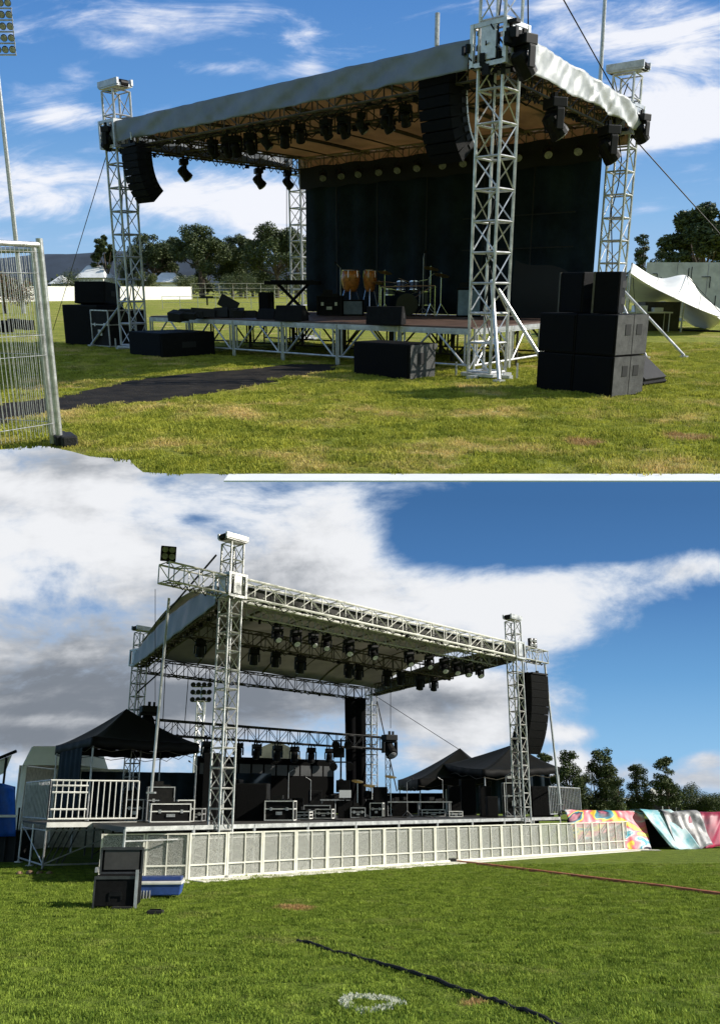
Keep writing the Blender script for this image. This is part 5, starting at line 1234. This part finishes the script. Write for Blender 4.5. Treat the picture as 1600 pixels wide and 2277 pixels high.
tag(drapeb('', 1425, 1500, 1800, 1801, 1893, 1893, 35.4, 35.9, mat('turquoise print', (.86, .88, .90), .55, 0, .1, 1.6, col2=(.02, .40, .52)), 2, .12, .9, .12), 'white and turquoise printed banner hanging lowest in the middle of the draped load', 'banner', gban)
tag(drapeb('', 1478, 1560, 1800, 1804, 1885, 1890, 35.7, 36.2, mat('charcoal and silver print', (.55, .55, .58), .45, 0, .1, 2.6, col2=(.012, .010, .02)), 3, .22, .25, .25), 'charcoal banner with silver streaks near the right edge', 'banner', gban)
tag(drapeb('', 1545, 1680, 1803, 1808, 1890, 1890, 36.1, 37.0, mat('plum print', (.75, .05, .14), .5, 0, .1, .7, col2=(.025, .012, .035)), 4, .32, -.9, .15), 'plum and crimson banner at the right edge of the draped load', 'banner', gban)
ld = MB(); ld.box((BX(1480, 37.6, 1845), 37.6, .55), (8.5, .8, 1.05), .22)
tag(ld.build('covered_load', RUB), 'dark load on blocks hidden under the printed banners', 'covered load')
# kit on the lower deck
def onB(px, D, row=1800): return ((px - 800) * D / fB(row)[0], D, DB)
gc = 'flight cases on the lower deck'
speaker('speaker', 'large black speaker cabinet right of the front left tower', .95, .6, 1.08, onB(561, 27.0), rzB - .9, None, BOXW)
road_case('pale edged flight case with open tray right of the large black speaker', .85, .6, .56, onB(624, 26.8), rzB - .9, gc, BOX, WHITE, shelf=True)
road_case('white topped workbench case in front of the left canopy', 1.05, .6, .48, onB(378, 24.6), .3, gc, BOX, WHITE, shelf=True)
road_case('rack case with small monitor standing behind the white topped workbench', .75, .5, .95, onB(355, 26.2), .3, gc, BOXW, ALUG, shelf=True)
road_case('wire framed case at the right end of the white topped workbench', .45, .4, .58, onB(412, 25.2), .3, gc, HANDLE, WHITE)
speaker('speaker', 'tall black speaker stack close behind the left side of the front left tower', .45, .6, 1.95, onB(468, 26.5), rzB - .8, handles=2)
road_case('low dark flight case left of the white laptop', .9, .5, .42, onB(705, 31), rzB - .8, gc, BOX, ALUG, shelf=True)
def table(label, px, D, w, h, top, row=1790, g=None):
    o = empty('table', label, 'table', onB(px, D), rzB - .8, g); MB().box((0, 0, h), (w, .6, .05)).build('table_top', top, o)
    l_ = MB(); [l_.tube((x, y, 0), (x, y, h), .02, 6) for x in (-w / 2 + .06, 0, w / 2 - .06) for y in (-.25, .25)]; l_.build('leg', ALUG, o)
    rr = random.Random(px); k_ = MB(); [k_.box((rr.uniform(-w / 2.4, w / 2.4), rr.uniform(-.2, .2), h + .06 + rr.uniform(0, .08)), (rr.uniform(.1, .3), .2, rr.uniform(.06, .2)), rr.uniform(-.5, .5)) for _ in range(6)]; k_.build('equipment', BOXW, o); return o
table('long grey table covered with gear left of the right canopy', 930, 35.5, 2.6, .55, ALUG)
table('grey table with gear behind the first drums near the black drape', 745, 33, 1.1, .62, ALUG)
lp = empty('laptop', 'laptop with a plain white screen near the black drape', 'laptop', onB(767, 31.5)); lp.location.z = DB + .60
MB().box((0, 0, .22), (.42, .03, .26)).build('screen', mat('white screen', (.8, .82, .84), .4, 0, .02), lp); MB().box((0, -.14, .03), (.42, .28, .03)).build('keyboard', BOXW, lp)
MB().box((0, 0, .04), (.06, .06, .09)).build('hinge', BLK, lp); 
ls = tag(MB().box((0, 0, .3), (.5, .42, .6)).build('equipment_box', BOX), 'black box carrying the white laptop', 'box'); ls.location = onB(767, 31.5)
gsp = 'small speaker cabinets below the right canopy'
speaker('speaker', 'taller grey grilled cabinet stack under the right canopy', .42, .45, 1.15, onB(1079, 34.5), rzB - .8, gsp, BOXW, handles=2)
speaker('speaker', 'shorter grey grilled cabinet right of the taller stack under the canopy', .40, .45, .75, onB(1093, 33.6), rzB - .8, gsp, BOXW)
speaker('speaker', 'big black cabinet right of the line array tower', .85, .6, 1.15, onB(1203, 35.4), rzB - .8, None, BOX)
mp1 = road_case('stack of pale racks close behind the line array tower', .7, .5, 1.25, onB(1140, 34.8), rzB - .8, gc, BOXW, WHITE, shelf=True)
rg = tag(empty('railing', 'grey metal railing at the right end of the lower deck', 'railing', (0, 0, 0))); r3 = MB(); railing(r3, Vector(onB(1222, 34.2)) - Vector((0, 0, DB)), Vector(onB(1291, 38.5)) - Vector((0, 0, DB)), DB, 1.12, 20); r3.build('bars', ALUG, rg)
rr = random.Random(44)
specs = [(845, 34, 'dark amplifier with lit front below the rear truss tower', 1.1), (700, 36, 'dark equipment rack between drums and screen wall', 1.0), (660, 35, 'small dark cabinet right of the open tray case', .7), (1010, 37, 'tall dark rack under the lower canopy', 1.2), (1040, 38, 'narrow dark rack left of the grilled cabinets', 1.5), (890, 36.5, 'low dark box left of the long grey table', .6), (520, 31, 'dark cabinet behind the front left tower', 1.3), (290, 28.5, 'dark cabinet between the railing and the workbench', .9)]
for px, D, lab, h in specs: speaker('equipment_cabinet', lab, rr.uniform(.45, .7), .5, h, onB(px, D), rzB - rr.uniform(.5, 1.1), None, rr.choice([BOX, BOXW]), cat='cabinet')
def drumB(label, px, D, s):
    o = empty('drum_kit', label, 'drum kit', onB(px, D), -.3)
    for c, r, h, ax in (((0, .1, .29), .28, .42, (0, -1, 0)), ((-.2, -.1, .62), .15, .22, (0, .3, 1)), ((.2, -.1, .62), .16, .22, (0, .3, 1)), ((.55, .2, .25), .2, .36, (0, 0, 1))): MB().lathe(c, [(r, 0), (r, h)], 16, axis=ax).build('drum', BOX, o)
    for x, y, z in ((-.6, 0, 1.2), (.65, 0, 1.35), (-.3, .5, 1.05)):
        MB().lathe((x, y, z), [(.22, 0), (.05, .03)], 14, axis=(.2, -.25, 1)).build('cymbal', cym, o); MB().tube((x, y, 0), (x, y, z + .05), .014, 5).tube((x, y, .3), (x + .25, y - .1, 0), .012, 5).tube((x, y, .3), (x - .25, y - .1, 0), .012, 5).build('cymbal_stand', CHROME, o)
    o.scale = (s,) * 3; return o
drumB('drum kit with stands on the lower deck beside the tall black drape', 830, 37, 1.15)
for i, (px, D, h, lab) in enumerate([(1127, 34, 1.5, 'microphone stand beside the line array tower'), (985, 36, 1.4, 'microphone stand at the right end of the long grey table'), (640, 30, 1.5, 'microphone stand behind the open tray case'), (690, 32, 1.3, 'microphone stand in front of the screen wall'), (905, 35, 1.3, 'microphone stand left end of the long grey table'), (432, 27, 1.6, 'microphone stand left of the front left tower')]):
    p = onB(px, D); mic_stand(lab, p, h, .2 * (-1) ** i, 'microphone stands on the lower deck')
cl = tag(empty('fabric_sign', 'small pale panel hanging beside the line array tower', 'panel', (0, 0, 0)))
MB().box(PB(1136, 1738, 35.2), (.3, .04, .42)).tube(PB(1136, 1728, 35.2), PB(1136, 1700, 35.2), .01).build('panel', WHITE, cl)
lt = empty('light_tree', 'dark upright stand of lamps just left of the tall black drape', 'light stand', onB(757, 38), 0)
MB().tube((0, 0, 0), (0, 0, 3.2), .04, 8).box((0, 0, .03), (.8, .8, .05)).box((0, 0, 2.2), (.9, .06, .06)).box((0, 0, 3.1), (.7, .06, .06)).build('stand', BLK, lt)
for x, z in ((-.35, 2.2), (.35, 2.2), (-.25, 3.1), (.28, 3.1), (0, 1.5)):
    l_ = MB().lathe((x, .12, z - .12), [(.08, 0), (.16, .1), (.18, .36)], 10, axis=(.1, -1, -.25)).build('lamp', BLK, lt)
MB().box((-.1, .1, 2.6), (.5, .3, .4)).build('dimmer', BLK, lt); MB().box((.1, .1, 1.2), (.6, .4, .5)).build('dimmer', BLK, lt)
rr = random.Random(91)
for i, (px, D, w, h, lab, m1, m2) in enumerate([(668, 29.5, .7, .22, 'low pale edged tray case right of the open tray case', BOXW, WHITE), (722, 30, .55, .30, 'small pale edged case left of the white laptop box', BOX, WHITE), (795, 31.5, .5, .34, 'small dark case under the tall black drape', BOXW, ALUG), (838, 32.5, .45, .5, 'pale trimmed keyboard case beside the rear truss tower', BOX, WHITE),
        (960, 34.5, .9, .25, 'low pale edged case in front of the long grey table', BOX, ALU), (1010, 33.5, .5, .2, 'flat pale edged case left of the grilled cabinets', BOXW, WHITE), (302, 26.4, .5, .6, 'dark case squeezed beside the side platform railing', BOXW, ALUG), (440, 25.6, .35, .35, 'small case at the left foot of the front left tower', BOX, ALU)]):
    road_case(lab, w, .45, h, onB(px, D), rzB - .85 + rr.uniform(-.2, .2), gc, m1, m2, shelf=i % 2 == 0)
cm_ = MB()
for k in range(9):
    a_ = rr.uniform(0, 1); p = DKB(rr.uniform(.15, .8), rr.uniform(.02, .3)); q_ = p + Vector((rr.uniform(-1.4, 1.4), rr.uniform(-.6, .6), 0))
    o = MB().path([(p.x, p.y, DB + .01), ((p.x + q_.x) / 2, p.y + rr.uniform(-.2, .2), DB + .05), (q_.x, q_.y, DB + .01)], .02, 5).build('cable', RUB)
    tag(o, 'loose black cable lying on the lower deck', 'cable', 'loose cables on the lower deck')
# kit on the grass in front
FC = empty('flight_case', 'open lidded black flight case standing on the grass at lower left', 'flight case', (*BG(262, 2022), 0), .12)
Dc = FC.location.y; Wc = (298 - 205) * Dc / fB(1960)[0]; Hc = BZ(1948, Dc); Ht = BZ(1888, Dc)
FC.location.x = (252 - 800) * Dc / fB(1990)[0]; FC.location.y = Dc + .3
MB().box((0, 0, Hc / 2 + .02), (Wc, .62, Hc - .04)).build('case_body', BOX, FC, bevel=.015)
lid = MB().box((0, .24, (Hc + Ht) / 2), (Wc, .12, Ht - Hc)).build('lid', BOX, FC, bevel=.015)
MB().box((0, .175, (Hc + Ht) / 2 + .01), (Wc * .84, .02, (Ht - Hc) * .74)).build('foam_panel', mat('grey foam', (.055, .055, .052), .8), lid)
tr_ = MB(); y = -.315
tr_.box((0, y, Hc - .03), (Wc * 1.02, .02, .05)).box((0, .16, Hc + .012), (Wc * 1.02, .02, .03)); tr_.box((0, .17, Ht - .02), (Wc * 1.04, .05, .04))
for s in (-1, 1): tr_.box((s * Wc * .5, y + .01, Hc / 2), (.03, .03, Hc * .95)); tr_.box((s * Wc * .5, .18, (Hc + Ht) / 2), (.035, .05, Ht - Hc))
tr_.build('edge_trim', mat('dark steel trim', (.09, .09, .09), .4, .6), FC)
MB().box((0, -.30, .24), (Wc * .28, .06, .07)).box((-.1, -.30, .2), (.03, .05, .12)).box((.1, -.30, .2), (.03, .05, .12)).build('handle', BLK, FC)
MB().box((Wc * .52 - .03, -.34, .32), (.05, .03, .62)).build('corner_post', ALUG, FC)
MB().box((.14, -.36, .02), (Wc * .45, .25, .05)).build('wheel_board', RUB, FC)
lat = MB(); [lat.box((-Wc / 2 - .02, -.1, z), (.04, .1, .08)) for z in (.3, .62)]; lat.build('latch', STEEL, FC)
bc = empty('crate', 'blue lidded crate right of the open flight case', 'crate', (0, 0, 0), 0); D = BG(360, 2000)[1] + .25; x = (352 - 800) * D / fB(1980)[0]; bc.location = (x, D, 0); bc.rotation_euler = (0, 0, .1)
hc = BZ(1962, D); wc = 100 * D / fB(1980)[0]
MB().box((.05, 0, hc / 2 + .02), (wc * .86, .5, hc - .08), taper=(1.1, 1.08)).build('tub', BLUEC, bc, bevel=.02)
MB().box((0, 0, hc), (wc * 1.08, .58, .05)).build('rim', WHITE, bc, bevel=.01); MB().box((0, .12, hc + .06), (wc * 1.0, .42, .07)).build('lid', mat('dark blue lid', (.02, .05, .20), .5), bc, bevel=.02)
rb_ = MB(); [rb_.box((-wc * .40 + k * .055, -.25 - .012, hc * .30), (.02, .03, hc * .5)) for k in range(5)]; rb_.build('grating', mat('dull white grating', (.45, .45, .44), .6), bc)
MB().box((-wc * .44, -.22, hc * .45), (.14, .1, hc * .8)).build('side_block', BOX, bc)
pl2 = empty('battery_pack', 'small flat black box on the grass before the blue crate', 'box', (*BG(345, 2034), 0), .05); MB().box((0, 0, .035), (.26, .14, .06)).build('shell', RUB, pl2, bevel=.01); MB().box((0, 0, .075), (.18, .03, .02)).build('handle', BLK, pl2)
cr_ramp = MB(); pts = [BG(a_, b_) for a_, b_ in [(1000, 1916), (1080, 1925), (1200, 1940), (1340, 1958), (1480, 1975), (1620, 1994), (1760, 2012)]]
for p, q_ in zip(pts, pts[1:]):
    p, q_ = Vector((*p, 0)), Vector((*q_, 0)); n_ = (q_ - p).normalized().cross(Vector((0, 0, 1))) * .13
    cr_ramp.add([p - n_, p - n_ * .5 + Vector((0, 0, .055)), p + n_ * .5 + Vector((0, 0, .055)), p + n_, q_ - n_, q_ - n_ * .5 + Vector((0, 0, .055)), q_ + n_ * .5 + Vector((0, 0, .055)), q_ + n_], [(0, 1, 5, 4), (1, 2, 6, 5), (2, 3, 7, 6)])
tag(cr_ramp.build('cable_ramp', mat('rust orange plastic', (.42, .13, .055), .6, 0, .35, 6, .4, 40)), 'rust orange cable ramp running from the barricades to the right edge', 'cable ramp')
eb = empty('cable_box', 'black end box of the orange cable ramp against the barricade', 'box', (*BG(990, 1918), 0), rzB * .2); MB().box((0, 0, .06), (.62, .3, .12)).build('shell', RUB, eb, bevel=.02); MB().box((0, -.16, .07), (.3, .02, .05)).build('slot', HANDLE, eb)
cc_ = [(*BG(a_, b_), .028) for a_, b_ in [(660, 2098), (690, 2103), (730, 2119), (775, 2131), (830, 2145), (880, 2159), (930, 2174), (985, 2193), (1040, 2212), (1080, 2228), (1120, 2240), (1170, 2258), (1225, 2280), (1290, 2310)]]
rr = random.Random(6); pts = []
for p, q_ in zip(cc_, cc_[1:]):
    for k in range(4): t_ = k / 4; pts.append((p[0] + (q_[0] - p[0]) * t_ + rr.uniform(-.012, .012), p[1] + (q_[1] - p[1]) * t_ + rr.uniform(-.03, .03), .03 + rr.uniform(-.012, .01)))
tag(MB().path(pts, .022, 6).build('cable', RUB), 'black cable snaking across the lower grass to the bottom edge', 'cable')
ckv = []; n_ = 60
cx0, cy0 = BG(818, 2236); rx_, ry_ = 57 * cy0 / fB(2236)[0], abs(BG(800, 2222)[1] - BG(800, 2250)[1]) / 2
m_ = MB(); rr = random.Random(13)
for k in range(1500):
    a_ = rr.uniform(0, 6.283); q_ = 1 + rr.gauss(0, .11) + .12 * math.sin(3 * a_ + 1); L = rr.uniform(.02, .05); b_ = rr.uniform(0, 6.28); x, y = cx0 + rx_ * q_ * math.cos(a_), cy0 + ry_ * q_ * math.sin(a_) * 1.1
    w_ = .010; m_.add([(x - w_, y, .01), (x + w_, y, .01), (x + L * .5 * math.cos(b_), y + L * .5 * math.sin(b_), L)], [(0, 1, 2)])
tag(m_.build('chalk_ring', mat('chalked grass', (.80, .80, .58), .8, 0, .3, 30)), 'pale ring marked on the grass near the bottom edge', 'marking', kind='stuff')
rr = random.Random(15); bx_, by_ = BG(75, 1946)
for k in range(4):
    o = MB().lathe((0, 0, 0), [(.09, 0), (.12, .04), (.08, .09), (.02, .11)], 7).build('stone', mat('brown stone', (.30, .19, .12), .8, 0, .3, 6), bevel=.02); o.location = (bx_ - .4 + k * .26, by_ + rr.uniform(-.1, .1), 0); o.scale = (rr.uniform(.7, 1.2), rr.uniform(.7, 1.2), rr.uniform(.7, 1.1)); o.rotation_euler.z = k
    tag(o, f'small brown stone by the foot of the scaffold platform, {ORD[k]} of four from left', 'stone', 'stones by the scaffold platform')

# trees, rail and mast behind the lower field
def btree(px0, px1, rtop, D, style, label, n=2600, **k):
    x = BX((px0 + px1) / 2, D, 1740); w = (px1 - px0) * D / fB(1740)[0]; h = BZ(rtop, D)
    return tree(k.pop('name', 'tree'), label, k.pop('cat', 'tree'), x, D, h, w * 1.1, style=style, n=n, **k)
gbt = 'trees lining the field right of the lower stage'
btree(1188, 1240, 1668, 92, 'gum', 'dark tree directly right of the line array tower behind the canopy', seed=21, group=gbt, trunk=.12, n=2400)
btree(1235, 1305, 1662, 90, 'gum', 'tall pointed dark tree just right of the thin pole', seed=22, group=gbt, trunk=.12, n=3200)
btree(1215, 1262, 1700, 95, 'round', 'low dense tree filling the gap behind the grey railing', seed=28, group=gbt, trunk=.08, n=2200)
btree(1300, 1378, 1662, 91, 'gum', 'tallest bushy dark tree in the group right of the thin pole', seed=23, group=gbt, trunk=.12, n=3600)
btree(1270, 1330, 1715, 96, 'round', 'low dark tree between the two tall pointed trees', seed=29, group=gbt, trunk=.08, n=2200)
btree(1345, 1392, 1722, 88, 'round', 'small dark tree at the right foot of the tallest bushy tree', seed=24, group=gbt, trunk=.1, n=1600)
btree(1384, 1450, 1700, 92, 'gum', 'rounded lone tree left of the pointed tree by the white roof', seed=25, group=gbt, trunk=.14, n=2600)
btree(1446, 1512, 1679, 90, 'gum', 'pointed lone tree with visible trunk above the small white roof', seed=26, group=gbt, trunk=.22, n=2800)
btree(1500, 1570, 1738, 97, 'round', 'dark tree rising from the thicket near the right edge', seed=34, group=gbt, trunk=.05, n=2600)
btree(1560, 1680, 1745, 100, 'bush', 'dark thicket touching the right edge', seed=35, name='bush', cat='bush', n=3000)
btree(1495, 1600, 1735, 96, 'bush', 'long low dark thicket at the right edge behind the white rail', seed=27, name='bush', cat='bush', n=3600)
btree(1395, 1440, 1752, 98, 'bush', 'low dark bush beneath the rounded lone tree', seed=30, name='bush', cat='bush', n=1300)
sb2 = MB(); rr = random.Random(78)
for k in range(300):
    x = -190 + k * 1.3 + rr.uniform(-1, 1); leaves(sb2, (x, 170 + rr.uniform(-5, 5), rr.uniform(.3, 1.6)), rr.uniform(1.2, 2.0), 34, .5, rr, .8)
tag(sb2.build('scrub', LEAFM), 'dark scrub line on the horizon behind the lower stage', 'scrub', kind='stuff')
wrf = empty('white_rail_fence', 'long white rail fence across the field at the right edge', 'fence', (BX(1322, 140, 1780), 140, 0)); f_ = MB()
zr = BZ(1774, 140)
for k in range(12): f_.tube((k * 2.2, k * .3, 0), (k * 2.2, k * .3, zr), .08, 6)
f_.build('post', WHITE, wrf); MB().box((12.1, 1.65, zr - .3), (24.6, .06, .55), math.atan2(.3, 2.2)).build('rail', WHITE, wrf)
hd_ = MB(); rr = random.Random(79)
for k in range(60): leaves(hd_, (BX(1290, 100, 1790) + k * .8, 100 + rr.uniform(-.4, .4), .3), .75, 46, .2, rr, .6)
tag(hd_.build('hedge', LEAFM2), 'low clipped green hedge before the white rail fence', 'hedge')
hs = empty('house', 'small white roofed house behind the pointed lone tree', 'house', (BX(1470, 160, 1765), 160, 0)); zz = BZ(1753, 160)
MB().box((0, 0, zz * .35), (5, 4, zz * .7)).build('wall', BOXW, hs); MB().add([(-2.8, -2.2, zz * .7), (2.8, -2.2, zz * .7), (2.8, 2.2, zz * .7), (-2.8, 2.2, zz * .7), (-1.8, 0, zz), (1.8, 0, zz)], [(0, 1, 5, 4), (2, 3, 4, 5), (1, 2, 5), (3, 0, 4), (0, 3, 2, 1)]).build('roof', wr, hs)
fm_ = empty('floodlight_tower', 'distant floodlight mast with a grid of lamps seen under the grey roof', 'floodlight', (BX(445, 110, 1600), 110, 0)); z0, z1 = BZ(1560, 110), BZ(1527, 110)
truss(MB(), (0, 0, 0), (0, 0, z0), .9, .9, 1.6, .09, .05, side=(1, 0, 0)).build('mast', STEEL, fm_)
fr = MB()
for k in range(3): fr.tube((-1.2, 0, z0 + (z1 - z0) * k / 2), (1.2, 0, z0 + (z1 - z0) * k / 2), .09, 5)
fr.tube((0, 0, z0 - .5), (0, 0, z1), .12, 6); fr.build('lamp_frame', STEEL, fm_)
for k in range(3):
    for j in range(4):
        MB().lathe((-1.05 + .7 * j, -.1, z0 + (z1 - z0) * k / 2 + .28), [(.12, 0), (.33, .2), (.33, .4)], 8, axis=(0, -1, -.3)).build('lamp', BOXW, fm_)
gsd = empty('arched_shed', 'grey arched shed showing above the black screen wall', 'shed', (BX(612, 70, 1690), 70, 0)); zz = BZ(1652, 70)
n_ = 12; rw = 2.0; vs = []; 
for y in (0, 5): vs += [(-rw, y, 0)] + [(-rw * math.cos(math.pi * k / n_), y, zz - 2.0 + 2.0 * math.sin(math.pi * k / n_)) for k in range(n_ + 1)] + [(rw, y, 0)]
m2 = n_ + 3; MB().add(vs, [tuple(range(m2))[::-1], tuple(range(m2, 2 * m2))] + [(i, (i + 1) % m2, m2 + (i + 1) % m2, m2 + i) for i in range(m2)]).build('shell', mat('dull grey cladding', (.22, .22, .20), .7, 0, .3, .8), gsd)
MB().box((.2, -.05, zz * .5), (1.6, .1, zz * .6)).build('door', BOXW, gsd)

# ---------------------------------------------------------------- set the upper terrace in place
for o in T_TOP:
    m = MT @ Matrix.LocRotScale(o.location, o.rotation_euler, o.scale)
    o.matrix_basis = m
